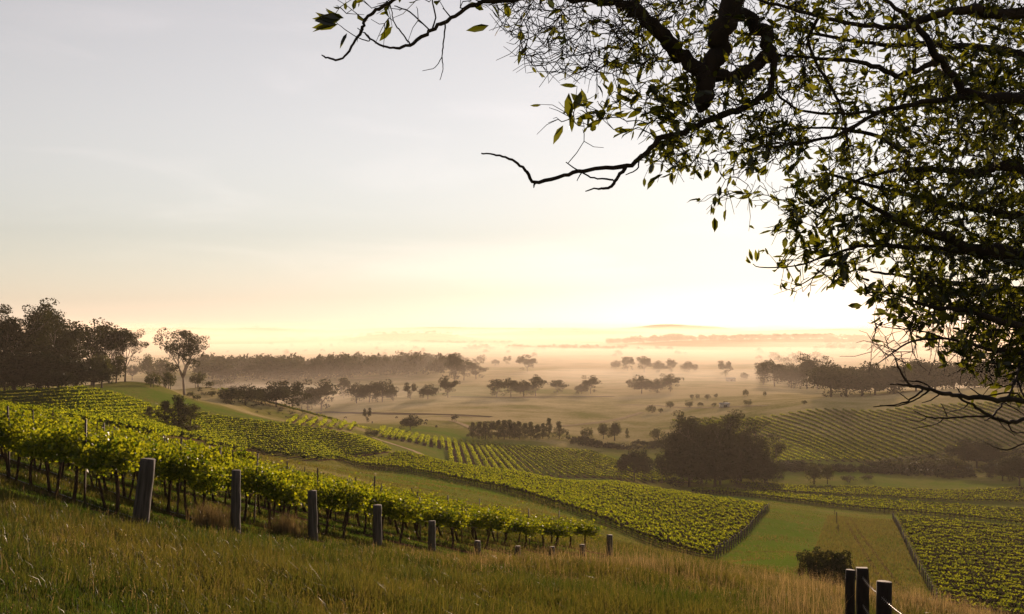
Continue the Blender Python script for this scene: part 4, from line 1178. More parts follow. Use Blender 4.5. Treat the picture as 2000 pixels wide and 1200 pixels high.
def blades(mb, x, y, h, w, lean=0.35, tint=None, bend=True):
    n = len(x); z = H(x, y)
    a = rng.uniform(0, 2 * math.pi, n); b = rng.uniform(0, 2 * math.pi, n)
    l = np.abs(rng.normal(0, lean, n)) * h
    ux, uy = np.cos(a) * w, np.sin(a) * w
    tx, ty = np.cos(b) * l, np.sin(b) * l
    base = np.stack([x, y, z - 0.01], -1)
    u = np.stack([ux, uy, np.zeros(n)], -1)
    mid = base + np.stack([tx * 0.35, ty * 0.35, h * 0.6], -1)
    tip = base + np.stack([tx, ty, h * (1 - 0.12 * (l / (h + 1e-6)))], -1)
    V = np.stack([base - u, base + u, mid - u * 0.75, mid + u * 0.75, tip], 1).reshape(-1, 3)
    o = np.arange(n)[:, None] * 5
    if tint is None: tint = rng.random(n)
    mb.add(V, o + np.array([[0, 1, 3, 2]]), o + np.array([[2, 3, 4]]), np.repeat(tint, 5))

gmb = MB()
for y0, y1, dens, w, hm in [(3.0, 7, 1500, 0.0028, 0.20), (7, 12, 900, 0.0036, 0.22), (12, 20, 520, 0.005, 0.24), (20, 32, 260, 0.008, 0.25), (32, 50, 110, 0.013, 0.25), (50, 80, 30, 0.022, 0.26), (80, 150, 18, 0.03, 0.24), (150, 300, 5, 0.05, 0.28)]:
    x, y = scatter(y0, y1, dens, 0.9 if y1 <= 32 else 0.6)
    if y0 >= 80:
        kk = rng.random(len(x)) < np.clip(0.35 + 0.5 * fnoise(x, y, 0.35) + 0.5 * fnoise(x + 3, y * 1.6, 0.11), 0.03, 1); x, y = x[kk], y[kk]
    perp, along = headland(x, y)
    inblock = (perp > 0.3) & (along > -1) & (along < 27)
    strip = np.abs((along + 0.0) % 2.935 - 2.935 / 2) > 1.08     # bare soil strip under each vine row
    keep = ~(inblock & strip & (rng.random(len(x)) < 0.93))
    x, y, inb = x[keep], y[keep], inblock[keep]
    nz = 0.6 * fnoise(x, y, 1.1) + 0.6 * fnoise(x + 9, y + 5, 4.3); nz2 = fnoise(x + 40, y - 11, 0.33)
    h = hm * (0.80 + 0.60 * nz + 0.35 * nz2) * rng.uniform(0.5, 1.5, len(x))
    h = np.where(inb, h * 0.5, h); h = np.clip(h, 0.05, 0.6)
    tint = np.clip(0.35 + 0.35 * nz2 + rng.normal(0, 0.28, len(x)), -0.2, 1.3)
    if y0 >= 80: tint = tint + 0.45
    blades(gmb, x, y, h, w * rng.uniform(0.6, 1.5, len(x)), 0.5, tint)
# the lane beside the lower right vines: grass added in cross stripes to imitate its shadow stripes
x, y = scatter(95, 250, 26)
el_ = 51.6 + (y - 119) * (96.2 - 51.6) / (250 - 119)          # the line of end posts
s2 = (x * 0.34 + y * 0.94) / 2.9 + 0.25 * np.sin(x * 0.35) + 0.12 * np.sin(y * 0.5)
k = (x < el_ - 1.0) & (x > el_ - 17 - 0.0 * y) & ((s2 % 1.0) < 0.42) & (rng.random(len(x)) < 0.8)
x, y = x[k], y[k]
blades(gmb, x, y, rng.uniform(0.25, 0.6, len(x)), np.full(len(x), 0.035), 0.5, rng.normal(0.8, 0.3, len(x)))
go = gmb.build('grass', M_GRASS)
props(go, 'green pasture grass covering the foreground slope', 'grass', None, 'stuff')

dmb = MB()
# straw-coloured stalks everywhere, dense golden stands along the crest and on the right
for y0, y1, dens, w in [(3.5, 10, 34, 0.0020), (10, 20, 30, 0.003), (20, 36, 26, 0.005), (36, 60, 14, 0.008), (60, 100, 3.5, 0.014)]:
    x, y = scatter(y0, y1, dens * 3.2, 0.9 if y1 <= 36 else 0.6)
    perp, along = headland(x, y); u = x / y
    gold = np.exp(-((perp + 3.5) / 4.5) ** 2) * np.clip((along - 4) / 5, 0, 1) * (along < 36)
    gold = np.maximum(gold, np.clip((u - 0.10) / 0.10, 0, 1) * np.clip((y - 25) / 9, 0, 1) * np.clip((50 - y) / 12, 0, 1) * 0.9)
    gold = np.maximum(gold, np.exp(-((y - 15.5) / 4.0) ** 2) * np.clip((u - 0.22) / 0.05, 0, 1) * np.clip((0.335 - u) / 0.01, 0, 1) * 1.4)
    gold = gold * (perp < 0.2)
    patch = np.clip(fnoise(x, y, 0.45) * 0.9 + 0.1, 0, 1)
    pr = np.clip(0.12 + 0.25 * patch + 0.62 * gold * np.clip(0.40 + 0.9 * fnoise(x, y, 0.8) + 0.4 * fnoise(x + 7, y, 3.1), 0.03, 1), 0, 1)
    pr = np.where(perp > 0.3, 0.02, pr)
    k = rng.random(len(x)) < pr
    x, y, gold = x[k], y[k], gold[k]
    if not len(x): continue
    h = (0.24 + 0.46 * np.clip(gold, 0, 1)) * rng.uniform(0.5, 1.35, len(x))
    tint = np.clip(rng.normal(0.4, 0.3, len(x)), 0, 1)
    st_ = rng.bit_generator.state
    z = H(x, y)
    blades(dmb, x, y, h, np.full(len(x), w * 0.8), 0.22, tint)
    # nodding seed heads
    nh = 4
    for q in range(nh):
        cc = np.stack([x + rng.normal(0, 0.035, len(x)), y + rng.normal(0, 0.035, len(x)), z + h * (0.98 - 0.09 * q) + rng.normal(0, 0.012, len(x))], -1)
        cards(dmb, cc, np.maximum(0.008, w * 2.0) * rng.uniform(0.7, 1.4, len(x)), rng, 0.4, 0, tint)
    # basal blades of the same tussock
    for q in range(3):
        blades(dmb, x + rng.normal(0, .05, len(x)), y + rng.normal(0, .05, len(x)), h * rng.uniform(0.3, 0.65, len(x)), np.full(len(x), w), 0.5, tint - 0.3)
for e, n_t in ((END1[1], 900), (END1[2], 800)):              # rusty tufts at the second and third post
    off = (-0.55, -0.1) if n_t == 900 else (-0.75, 0.2)
    x = e[0] + off[0] + rng.normal(0, .22, n_t); y = e[1] + off[1] + rng.normal(0, .2, n_t)
    blades(dmb, x, y, rng.uniform(0.25, 0.75, n_t), np.full(n_t, 0.004), 0.3, rng.uniform(-0.6, 0.3, n_t))
do = dmb.build('dry_grass', M_DRY)
props(do, 'golden dry seeding grass along the crest and the lower right', 'grass', None, 'stuff')

# ------------------------------------------------------------------ overhanging tree
root = empty('overhanging_tree', (5.1, 6.3, gz(5.1, 6.3)))
props(root, 'dark leafy tree whose branches hang over the top and right of the photo', 'tree')
ROOTZ = np.array(root.location)
wood = MB(); NODES = []; NR = []
def P2(a): return P(a[0], a[1], a[2])
def limb(pts, k=8, nodes=True, sub=5, wob=0.012):
    p = np.array([P2(a) for a in pts]); r = np.array([a[3] * 0.5 / F * a[2] for a in pts])
    # Catmull-Rom for smooth limbs, with small real wobble
    out, ro_ = [], []
    for i in range(len(p) - 1):
        p0, p1, p2, p3 = p[max(i - 1, 0)], p[i], p[i + 1], p[min(i + 2, len(p) - 1)]
        for t in np.linspace(0, 1, sub, endpoint=False):
            out.append(0.5 * ((2 * p1) + (-p0 + p2) * t + (2 * p0 - 5 * p1 + 4 * p2 - p3) * t * t + (-p0 + 3 * p1 - 3 * p2 + p3) * t ** 3))
            ro_.append(r[i] + (r[i + 1] - r[i]) * t)
    out.append(p[-1]); ro_.append(r[-1])
    out = np.array(out); ro_ = np.array(ro_) * (1 + 0.04 * np.sin(np.arange(len(out)) * 1.1) + rng.normal(0, 0.015, len(out)))
    out[1:-1] += rng.normal(0, 1, (len(out) - 2, 3)) * np.minimum(wob, ro_[1:-1, None] * 0.35)
    tube(wood, out - ROOTZ, ro_, k if ro_.max() > 0.01 else 5)
    if nodes:
        for q, rr in zip(out, ro_): NODES.append(q); NR.append(rr)
    return out
TR = np.array([(5.15, 6.35, gz(5.1, 6.3) - 0.3), (5.1, 6.3, -1.6), (4.95, 6.2, 0), (4.85, 6.05, 1.4), (4.7, 5.9, 2.6), (4.5, 5.7, 3.6)]) 
trunk = MB(); tube(trunk, TR - ROOTZ, [0.30, 0.24, 0.21, 0.19, 0.15, 0.09], 14)
trunk.build('trunk', M_BARK, root, True)
LIMBS = [
 [(2560, -420, 5.8, 80), (2100, -420, 5.5, 75), (1650, -300, 5.2, 62), (1460, -120, 5.0, 52), (1427, 0, 4.9, 47), (1397, 100, 4.9, 43), (1378, 150, 4.9, 38), (1375, 208, 4.9, 33)],
 [(1378, 150, 4.9, 30), (1330, 108, 4.9, 32), (1290, 68, 4.85, 30), (1245, 28, 4.8, 26), (1190, 3, 4.75, 20), (1100, -6, 4.6, 13), (1000, 0, 4.5, 10), (930, 8, 4.5, 9), (880, 38, 4.5, 8), (840, 62, 4.5, 8), (800, 88, 4.5, 7), (768, 95, 4.5, 5), (735, 84, 4.5, 4), (712, 64, 4.5, 3)],
 [(1460, -120, 5.0, 30), (1200, -130, 4.7, 18), (950, -90, 4.5, 12), (830, -40, 4.4, 8), (768, 2, 4.4, 7), (735, 20, 4.4, 7), (712, 40, 4.4, 6), (707, 57, 4.4, 7), (690, 85, 4.4, 5), (668, 115, 4.4, 4.5), (640, 113, 4.4, 4), (628, 108, 4.4, 2)],
 [(870, 42, 4.5, 3.5), (867, 80, 4.5, 3), (863, 110, 4.5, 2.4), (865, 135, 4.5, 1.8), (859, 157, 4.5, 1.2)], [(863, 112, 4.5, 2), (850, 132, 4.48, 1.6), (825, 139, 4.45, 1.1)],
 [(843, 62, 4.5, 4), (850, 35, 4.5, 3.2), (845, 0, 4.5, 3), (850, -30, 4.5, 2)], [(800, 86, 4.5, 3.4), (785, 65, 4.5, 3), (770, 45, 4.5, 2.4), (765, 20, 4.5, 2), (757, -10, 4.5, 1.6)],
 [(842, 62, 4.5, 3), (800, 24, 4.5, 3), (770, 12, 4.5, 2)], [(712, 64, 4.5, 3), (722, 80, 4.5, 2.4), (695, 72, 4.5, 2), (660, 47, 4.5, 1.4), (637, 20, 4.5, 1.2)],
 [(1378, 142, 4.9, 26), (1440, 150, 5.0, 24), (1478, 125, 5.0, 25), (1500, 85, 5.0, 27), (1470, 42, 5.0, 28), (1430, 14, 4.95, 28)],
 [(1500, 80, 5.0, 20), (1512, 140, 5.0, 14), (1500, 180, 5.0, 13), (1455, 212, 5.0, 14), (1385, 235, 4.9, 13), (1330, 262, 4.85, 12), (1290, 272, 4.8, 11), (1258, 302, 4.8, 10), (1225, 325, 4.75, 9), (1150, 332, 4.75, 8), (1100, 343, 4.7, 7.5), (1045, 357, 4.7, 7), (1025, 332, 4.65, 6), (1000, 312, 4.6, 5), (970, 303, 4.6, 4), (940, 300, 4.6, 3)],
 [(1222, 326, 4.75, 8), (1205, 350, 4.7, 7), (1187, 368, 4.7, 6), (1165, 368, 4.7, 4), (1143, 374, 4.7, 2)], [(1198, 352, 4.7, 4), (1160, 348, 4.7, 3.5), (1132, 335, 4.7, 3), (1105, 317, 4.7, 2)],
 [(1236, 318, 4.75, 3), (1246, 312, 4.75, 3), (1244, 330, 4.75, 3), (1222, 342, 4.72, 2)], [(1045, 357, 4.7, 5), (1042, 367, 4.7, 2)], [(1136, 336, 4.7, 3), (1127, 354, 4.7, 1.5)],
 [(2600, 330, 6.1, 80), (2250, 240, 5.6, 42), (1990, 196, 5.3, 26), (1900, 187, 5.2, 20), (1860, 150, 5.2, 17), (1825, 100, 5.1, 15), (1795, 55, 5.1, 12), (1750, 15, 5, 8), (1700, -20, 5, 6)],
 [(1830, 118, 5.15, 12), (1790, 138, 5.1, 11), (1750, 147, 5.1, 11), (1690, 122, 5.1, 9), (1600, 115, 5.05, 6), (1520, 107, 5, 4)],
 [(2560, 0, 5.9, 70), (2250, 0, 5.6, 36), (2000, 28, 5.3, 24), (1860, 25, 5.2, 16), (1780, 50, 5.2, 12), (1690, 50, 5.1, 9), (1600, 32, 5.1, 8), (1500, 5, 5, 6), (1440, -10, 5, 4)],
 [(1900, 187, 5.2, 14), (1800, 200, 5.1, 10), (1720, 218, 5, 8), (1640, 262, 5, 7), (1560, 280, 5, 5), (1490, 288, 5, 3)],
 [(1720, 218, 5.0, 7), (1640, 222, 5.0, 6), (1560, 215, 5.0, 5), (1510, 175, 5.0, 5)], [(1600, 32, 5.1, 7), (1580, 90, 5.2, 6), (1640, 200, 5.2, 6), (1655, 285, 5.2, 5)],
 [(2600, 640, 6.3, 100), (2200, 545, 6, 60), (2000, 505, 5.8, 38), (1900, 488, 5.7, 26), (1820, 455, 5.6, 16), (1740, 425, 5.6, 11), (1680, 390, 5.6, 8), (1640, 370, 5.6, 5)],
 [(1900, 490, 5.7, 18), (1800, 485, 5.6, 10), (1700, 480, 5.5, 7), (1640, 492, 5.5, 5), (1560, 518, 5.5, 3), (1490, 523, 5.5, 2.2), (1470, 516, 5.5, 1.6)],
 [(2600, 440, 6.2, 80), (2250, 360, 6, 36), (2000, 325, 6, 22), (1880, 335, 6, 14), (1780, 330, 5.9, 9), (1680, 350, 5.8, 6), (1600, 400, 5.8, 4)],
 [(2560, 800, 5.9, 60), (2150, 690, 5.2, 24), (2000, 640, 5, 16), (1900, 610, 5, 10), (1820, 600, 5, 7), (1750, 575, 5, 4), (1690, 572, 5, 2)],
 [(2150, 690, 5.2, 18), (2000, 690, 5, 10), (1930, 682, 5, 7), (1850, 662, 5, 5), (1780, 668, 5, 4), (1735, 696, 5, 2.6), (1708, 715, 5, 1.4)],
 [(1850, 662, 5, 4), (1790, 645, 5, 3), (1730, 640, 5, 2), (1700, 625, 5, 1.2)], [(1640, 492, 5.5, 4), (1590, 540, 5.5, 3), (1555, 560, 5.4, 2)],
 [(1775, 300, 6.4, 9), (1700, 262, 6.5, 8), (1610, 250, 6.6, 5), (1540, 255, 6.6, 3)], [(2300, 180, 6.6, 40), (2000, 110, 6.6, 18), (1850, 90, 6.6, 12), (1700, 85, 6.5, 8), (1560, 60, 6.4, 5)],
 [(2300, 450, 7, 40), (2000, 420, 7, 18), (1850, 400, 7, 12), (1730, 370, 7, 8), (1620, 340, 7, 5)], [(2300, 600, 7, 40), (2000, 570, 7, 18), (1880, 555, 7, 12), (1760, 540, 7, 6), (1700, 530, 7, 4)]]
for L_ in LIMBS: limb(L_)
BARE = [
 [(2560, 840, 5.9, 40), (2200, 786, 4.7, 18), (2000, 784, 4.4, 11), (1940, 781, 4.3, 10), (1880, 775, 4.3, 9), (1840, 767, 4.2, 8), (1800, 757, 4.2, 7), (1765, 752, 4.2, 4), (1738, 751, 4.2, 2.5)],
 [(1805, 760, 4.2, 5), (1775, 750, 4.2, 4.5), (1757, 722, 4.2, 4), (1748, 700, 4.2, 1.6)], [(1750, 718, 4.2, 2), (1741, 716, 4.2, 1.2)],
 [(1802, 760, 4.2, 4.5), (1782, 778, 4.15, 4), (1755, 790, 4.15, 3), (1705, 795, 4.1, 1.6)], [(1815, 762, 4.2, 4), (1790, 780, 4.2, 3), (1755, 793, 4.2, 2.6), (1718, 792, 4.2, 1.5)],
 [(1832, 768, 4.2, 4), (1806, 750, 4.25, 3.5), (1785, 745, 4.25, 2.5), (1757, 744, 4.25, 1.5)], [(1838, 768, 4.2, 3), (1818, 782, 4.2, 2.4), (1800, 787, 4.2, 1.4)], [(1775, 782, 4.15, 2.2), (1762, 772, 4.15, 1.8), (1754, 767, 4.15, 1.2)],
 [(2200, 830, 4.7, 14), (2000, 822, 4.4, 8), (1970, 824, 4.4, 7), (1935, 813, 4.4, 6), (1900, 792, 4.3, 5), (1872, 776, 4.3, 4.5)],
 [(1935, 814, 4.4, 5), (1895, 814, 4.35, 4), (1850, 817, 4.3, 4), (1812, 814, 4.3, 3), (1783, 802, 4.3, 1.6)], [(1842, 817, 4.3, 3), (1828, 829, 4.3, 2.4), (1782, 837, 4.3, 1.3)],
 [(1812, 814, 4.3, 2.4), (1796, 823, 4.3, 2), (1768, 819, 4.3, 1.2)], [(1893, 785, 4.3, 3), (1880, 798, 4.3, 2.4), (1840, 808, 4.3, 1.3)], [(1850, 815, 4.3, 2.4), (1843, 797, 4.3, 2), (1837, 788, 4.3, 1.2)],
 [(1988, 768, 4.4, 4), (1960, 768, 4.4, 3.6), (1920, 773, 4.4, 3), (1895, 758, 4.4, 2), (1882, 751, 4.4, 1.4)], [(2000, 782, 4.4, 4), (1988, 770, 4.4, 3)],
 [(1985, 735, 4.6, 5), (1974, 765, 4.5, 4.5), (1955, 795, 4.45, 4), (1936, 814, 4.4, 4), (1922, 823, 4.4, 1.5)], [(1983, 738, 4.6, 5), (2000, 775, 4.5, 4), (2040, 860, 4.4, 3)], [(2000, 690, 5, 8), (1985, 735, 4.6, 5)],
 [(1968, 826, 4.4, 3), (1978, 843, 4.4, 3), (2000, 846, 4.4, 2.5), (2050, 845, 4.4, 2)], [(2200, 850, 4.7, 6), (2050, 850, 4.5, 4), (2000, 867, 4.5, 3), (1960, 879, 4.5, 3), (1920, 863, 4.5, 1.5)],
 [(1883, 776, 4.3, 3), (1872, 762, 4.3, 2.4), (1866, 756, 4.3, 1.2)], [(1950, 782, 4.35, 2.5), (1980, 798, 4.35, 2.4), (2010, 815, 4.35, 2)], [(1948, 815, 4.4, 2.5), (1958, 832, 4.4, 2), (1982, 852, 4.4, 1.5)]]
for L_ in BARE: limb(L_, nodes=False, wob=0.006)

# twigs: every target point in the crown is joined to the nearest wood already grown
def inpoly(px, py, poly):
    c = np.zeros(len(px), bool); n = len(poly)
    for i in range(n):
        x1, y1 = poly[i]; x2, y2 = poly[(i + 1) % n]
        m = ((y1 > py) != (y2 > py)) & (px < (x2 - x1) * (py - y1) / (y2 - y1 + 1e-9) + x1)
        c ^= m
    return c
ZONES = [  # polygon, count, depth range, leaves per twig end, leaf size
    ([(1540, -40), (2080, -40), (2080, 700), (2010, 720), (1935, 660), (1850, 600), (1760, 540), (1690, 470), (1610, 400), (1570, 330), (1600, 290), (1640, 250), (1580, 190), (1540, 120)], 1450, (4.6, 7.8), 3.3, 0.044),
    ([(1750, 150), (2080, 100), (2080, 680), (1950, 640), (1800, 560), (1720, 440)], 760, (5.0, 8.2), 3.9, 0.046),
    ([(1230, -30), (1560, -30), (1590, 180), (1560, 290), (1480, 300), (1420, 225), (1330, 235), (1250, 175), (1200, 90)], 520, (4.5, 5.8), 1.3, 0.046),
    ([(1180, 150), (1380, 180), (1420, 250), (1340, 250), (1260, 250), (1150, 250), (1080, 240)], 60, (4.6, 5.2), 1.6, 0.066),
    ([(960, -20), (1260, -20), (1280, 140), (1150, 150), (1040, 140), (990, 70)], 300, (4.4, 5.3), 0.28, 0.050),
    ([(1270, 275), (1400, 240), (1560, 240), (1600, 300), (1560, 330), (1430, 330), (1380, 320), (1300, 350)], 150, (4.6, 5.8), 2.6, 0.046),
    ([(1480, 380), (1620, 330), (1700, 400), (1750, 470), (1690, 510), (1580, 520), (1540, 480)], 130, (5.2, 6.6), 3.0, 0.060),
    ([(1520, 510), (1660, 500), (1700, 530), (1640, 560), (1560, 590)], 26, (5.3, 6.0), 3.2, 0.055),
    ([(1660, 560), (1800, 540), (2040, 600), (2060, 740), (1980, 720), (1880, 690), (1780, 640)], 260, (4.8, 6.2), 2.6, 0.056),
    ([(1690, 600), (1800, 620), (1850, 690), (1760, 720), (1700, 690)], 40, (4.8, 5.3), 0.15, 0.05),
    ([(1830, 680), (2040, 680), (2040, 760), (1960, 760), (1880, 720)], 60, (4.6, 5.2), 1.8, 0.052),
    ([(640, -20), (960, -20), (900, 20), (760, 60), (690, 60)], 20, (4.4, 4.6), 1.2, 0.066),
    ([(1350, 340), (1460, 330), (1500, 380), (1450, 400), (1390, 410)], 12, (5.2, 5.8), 2.4, 0.055)]
ZONES.append(([(1800, -30), (2080, -30), (2080, 650), (1930, 600), (1820, 480), (1740, 300)], 220, (5.5, 9.0), 4.0, 0.062))
tg = []
for poly, n, dr_, lf, ls in ZONES:
    pl = np.array(poly, float); lo, hi = pl.min(0), pl.max(0)
    got = 0
    while got < n:
        a = rng.uniform(lo, hi, (n * 3, 2)); a = a[inpoly(a[:, 0], a[:, 1], poly)][:n - got]
        for b in a: tg.append((P(b[0], b[1], rng.uniform(*dr_)), lf, ls))
        got += len(a)
NP_ = np.zeros((60000, 3)); NRr = np.zeros(60000); nn = len(NODES)
NP_[:nn] = NODES; NRr[:nn] = NR
tp_ = np.array([a[0] for a in tg])
dmin = np.full(len(tg), 1e9)
for i in range(0, nn, 200): dmin = np.minimum(dmin, np.linalg.norm(tp_[:, None] - NP_[None, i:min(i + 200, nn)], axis=2).min(1))
leafc, leafd, leafs = [], [], []
HUB = np.array([4.6, 6.0, 1.2])
for i in np.argsort(dmin):
    t_, lf, ls = tg[i]
    d = np.linalg.norm(NP_[:nn] - t_, axis=1)
    pref = d + 0.25 * np.linalg.norm(NP_[:nn] - HUB, axis=1)     # favour wood nearer the trunk, so twigs point outwards
    j = int(np.argmin(pref)); a = NP_[j]; L_ = d[j]
    if L_ < 0.03: continue
    if L_ > 1.3: j = int(np.argmin(d)); a = NP_[j]; L_ = d[j]
    n = max(3, int(L_ / 0.07) + 2)
    tt_ = np.linspace(0, 1, n)[:, None]
    bend = rng.normal(0, 0.09, 3) * L_ + np.array([0, 0, -0.07 * L_])
    p = a + (t_ - a) * tt_ + bend * np.sin(tt_ * math.pi) + rng.normal(0, 0.007, (n, 3)) * (tt_ > 0) * (tt_ < 1)
    r0 = min(NRr[j] * 0.75, 0.0034 + 0.0055 * min(L_, 0.9)); r0 = max(r0, 0.0024)
    rr = np.linspace(r0, 0.0020, n)
    tube(wood, p - ROOTZ, rr, 4, False)
    m = n - 1
    if nn + m < 60000:
        NP_[nn:nn + m] = p[1:]; NRr[nn:nn + m] = rr[1:]; nn += m
    dd = p[-1] - p[-2]; dd /= np.linalg.norm(dd) + 1e-9
    for q in range(int(rng.integers(1, 4))):                      # fine side twigs
        k = int(rng.integers(n // 2, n)); e = dd * 0.7 + rng.normal(0, 0.55, 3); e /= np.linalg.norm(e)
        l2 = rng.uniform(0.05, 0.16)
        b0 = p[k]; b1 = b0 + e * l2 * 0.5 + rng.normal(0, .006, 3); b2 = b0 + e * l2 + np.array([0, 0, rng.uniform(-0.03, 0.03)])
        tube(wood, np.array([b0, b1, b2]) - ROOTZ, [0.0022, 0.0018, 0.0013], 3, False)
        for z_ in range(rng.poisson(lf * 0.3)):
            leafc.append(b0 + (b2 - b0) * rng.uniform(0.5, 1)); leafd.append(e + rng.normal(0, 0.5, 3)); leafs.append(ls)
    for z_ in range(rng.poisson(lf * 2.3) if rng.random() < 0.42 else rng.poisson(0.15 * lf)):
        k = int(rng.integers(max(1, n - 4), n)); leafc.append(p[k]); leafd.append(dd + rng.normal(0, 0.6, 3)); leafs.append(ls)
print('nodes', nn, 'leaves', len(leafc))
# the few large single leaves that stand clear against the sky
for px, py, Y, dxp, dyp, s_ in [(660, 48, 4.4, -1, -0.1, .085), (665, 38, 4.4, -1, 0.3, .08), (650, 42, 4.4, -1, 0, .10), (672, 36, 4.4, -1, .4, .07), (690, 20, 4.4, 0.1, 1, .06), (676, 20, 4.4, -0.1, 1, .06), (700, 15, 4.4, 0.3, 1, .05),
                            (780, 6, 4.45, 0.2, 0.6, .05), (678, 65, 4.4, -0.5, -1, .06), (955, 50, 4.5, -1, 0, .075), (945, 20, 4.5, -1, .5, .06), (975, 38, 4.5, -0.6, 1, .06),
                            (1116, 220, 4.7, 0, -1, .10), (1112, 232, 4.7, 0.2, 1, .09), (1120, 215, 4.7, 0.3, 1, .08), (1100, 245, 4.7, -0.6, -0.8, .08), (1160, 200, 4.7, -1, .1, .075), (1150, 222, 4.7, -0.2, -1, .06), (1180, 168, 4.7, 0, 1, .05),
                            (1275, 318, 4.8, -0.3, -1, .06), (1280, 345, 4.8, -1, -1, .08), (1295, 340, 4.8, -1, -.5, .07), (1390, 400, 5.3, -.1, -1, .06), (1405, 385, 5.3, -.1, 1, .05), (1395, 425, 5.3, .1, -1, .06),
                            (1467, 515, 5.5, -0.6, 0.6, .07), (1470, 510, 5.5, -0.3, 1, .06), (1478, 512, 5.5, 0.3, .9, .06)]:
    for q in range(2):
        leafc.append(P(px, py, Y)); leafd.append(np.array([dxp, 0, dyp]) * 2.2 + rng.normal(0, 0.25, 3)); leafs.append(s_ * 0.9)
leafc, leafd, leafs = np.array(leafc), np.array(leafd), np.array(leafs)
n = len(leafc)
dl = leafd + np.array([0, 0, -0.25]); dl /= np.linalg.norm(dl, axis=1)[:, None]
r_ = rng.normal(size=(n, 3)); sd_ = np.cross(dl, r_); sd_ /= np.linalg.norm(sd_, axis=1)[:, None]; nr_ = np.cross(sd_, dl)
Lf = (leafs * rng.uniform(0.6, 1.6, n))[:, None]; Wf = Lf * rng.uniform(0.13, 0.25, (n, 1)); curl = rng.uniform(-0.05, 0.22, (n, 1)) * Lf
V = np.stack([leafc, leafc + dl * Lf * 0.30 + sd_ * Wf * 0.9 + nr_ * curl * 0.5, leafc + dl * Lf * 0.30 - sd_ * Wf * 0.9 + nr_ * curl * 0.5, leafc + dl * Lf * 0.33,
              leafc + dl * Lf * 0.66 + sd_ * Wf * 0.8 + nr_ * curl * 0.2, leafc + dl * Lf * 0.66 - sd_ * Wf * 0.8 + nr_ * curl * 0.2, leafc + dl * Lf * 0.68 - nr_ * curl * 0.2, leafc + dl * Lf - nr_ * curl], 1)
o_ = np.arange(n)[:, None] * 8
lm = MB(); q_ = np.concatenate([o_ + np.array([[1, 4, 6, 3]]), o_ + np.array([[3, 6, 5, 2]])]); t3 = np.concatenate([o_ + np.array([[0, 1, 3]]), o_ + np.array([[0, 3, 2]]), o_ + np.array([[4, 7, 6]]), o_ + np.array([[6, 7, 5]])])
lm.add(V.reshape(-1, 3) - ROOTZ, q_, t3, np.repeat(rng.random(n), 8))
lm.build('foliage', M_FORE, root)
wood.build('branches', M_BARK, root, True)

# ------------------------------------------------------------------ air: one even haze over the whole valley, and low fog banks
def vol_box(name, lo, hi, dens, col, aniso, label):
    m = MB(); box(m, lo, hi)
    mt, N, L = new_mat(name)
    v = N.new('ShaderNodeVolumePrincipled')
    v.inputs['Density'].default_value = dens; v.inputs['Color'].default_value = (*col, 1); v.inputs['Anisotropy'].default_value = aniso
    o = N.new('ShaderNodeOutputMaterial'); L.new(v.outputs[0], o.inputs['Volume'])
    ob = m.build(name, mt)
    return props(ob, label, 'haze', None, 'stuff')
HAZE = 0.00008
vol_box('haze', (-10500, -10500, float(gz_.min()) - 1), (10500, 10500, float(gz_.max()) + 6), HAZE, (0.97, 0.82, 0.66), 0.2, 'warm morning haze filling the valley air')

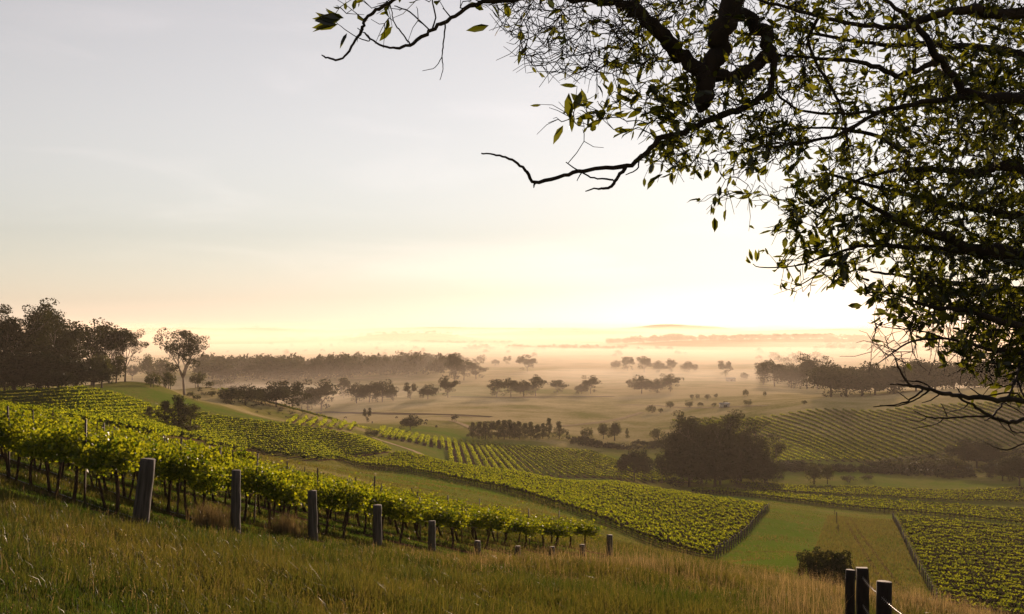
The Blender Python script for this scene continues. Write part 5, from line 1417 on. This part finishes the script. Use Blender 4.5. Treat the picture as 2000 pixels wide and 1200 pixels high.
# ground fog lying on the plain, its top gently rolling
M_FOG, N_, L_2 = new_mat('ground_fog')
v_ = N_.new('ShaderNodeVolumePrincipled'); v_.inputs['Density'].default_value = 0.0012
v_.inputs['Color'].default_value = (0.98, 0.88, 0.76, 1); v_.inputs['Anisotropy'].default_value = 0.2
o_2 = N_.new('ShaderNodeOutputMaterial'); L_2.new(v_.outputs[0], o_2.inputs['Volume'])
def fog(x0, x1, y0, y1, top, label, seed, n=48):
    rg = np.random.default_rng(seed); ph = rg.uniform(0, 6.28, 6)
    U, V_ = np.meshgrid(np.linspace(0, 1, n), np.linspace(0, 1, n), indexing='ij')
    X = x0 + (x1 - x0) * U; Y = y0 + (y1 - y0) * V_
    e = np.clip(np.minimum(U, 1 - U) * 5, 0, 1) * np.clip(np.minimum(V_, 1 - V_) * 5, 0, 1)
    roll = 1 + 0.35 * np.sin(X * 0.004 + ph[0]) * np.sin(Y * 0.003 + ph[1]) + 0.2 * np.sin(X * 0.011 + Y * 0.006 + ph[2])
    T_ = -63 + 0.4 + (top + 63) * e ** 0.7 * roll; B_ = np.full_like(T_, -63.0)
    m = MB(); N2 = n * n
    i, j = np.meshgrid(np.arange(n - 1), np.arange(n - 1), indexing='ij'); a = (i * n + j).ravel()
    m.add(np.concatenate([np.stack([X, Y, T_], -1).reshape(-1, 3), np.stack([X, Y, B_], -1).reshape(-1, 3)]))
    m.q.append(np.stack([a, a + n, a + n + 1, a + 1], -1)); m.q.append(np.stack([a, a + 1, a + n + 1, a + n], -1) + N2)
    k = np.arange(n - 1); side = []
    for idx, fl in ((k * n, 0), (k * n + n - 1, 1)):                 # v = 0 and v = 1 walls
        s_ = np.stack([idx, idx + N2, idx + n + N2, idx + n], -1); side.append(s_ if fl == 0 else s_[:, ::-1])
    for idx, fl in ((k, 1), ((n - 1) * n + k, 0)):
        s_ = np.stack([idx, idx + N2, idx + 1 + N2, idx + 1], -1); side.append(s_ if fl == 0 else s_[:, ::-1])
    m.q += side
    props(m.build('fog', M_FOG), label, 'fog', None, 'stuff')
fog(-1500, 2600, 1420, 3600, -46, 'bright low fog bank lying behind the tree groups of the plain', 1)
fog(-3200, 4200, 3700, 7000, -38, 'pale distant fog filling the far valley below the hills', 2)
fog(-330, 60, 690, 1010, -54, 'thin mist drifting around the misty tree clump behind the left hill', 3, 30)
fog(-20, 420, 960, 1380, -53, 'thin mist drifting between the paddock clumps in the middle', 4, 30)
fog(300, 760, 760, 1390, -52, 'golden mist lying at the foot of the right wood', 5, 30)
M_MIST, N_3, L_3 = new_mat('thin_mist')
v_3 = N_3.new('ShaderNodeVolumePrincipled'); v_3.inputs['Density'].default_value = 0.00048
v_3.inputs['Color'].default_value = (0.98, 0.85, 0.70, 1); v_3.inputs['Anisotropy'].default_value = 0.2
o_3 = N_3.new('ShaderNodeOutputMaterial'); L_3.new(v_3.outputs[0], o_3.inputs['Volume'])
M_FOG = M_MIST
fog(-4200, 5200, 560, 9300, -8, 'thin mist veiling the whole far valley beyond the forest strip', 6, 40)
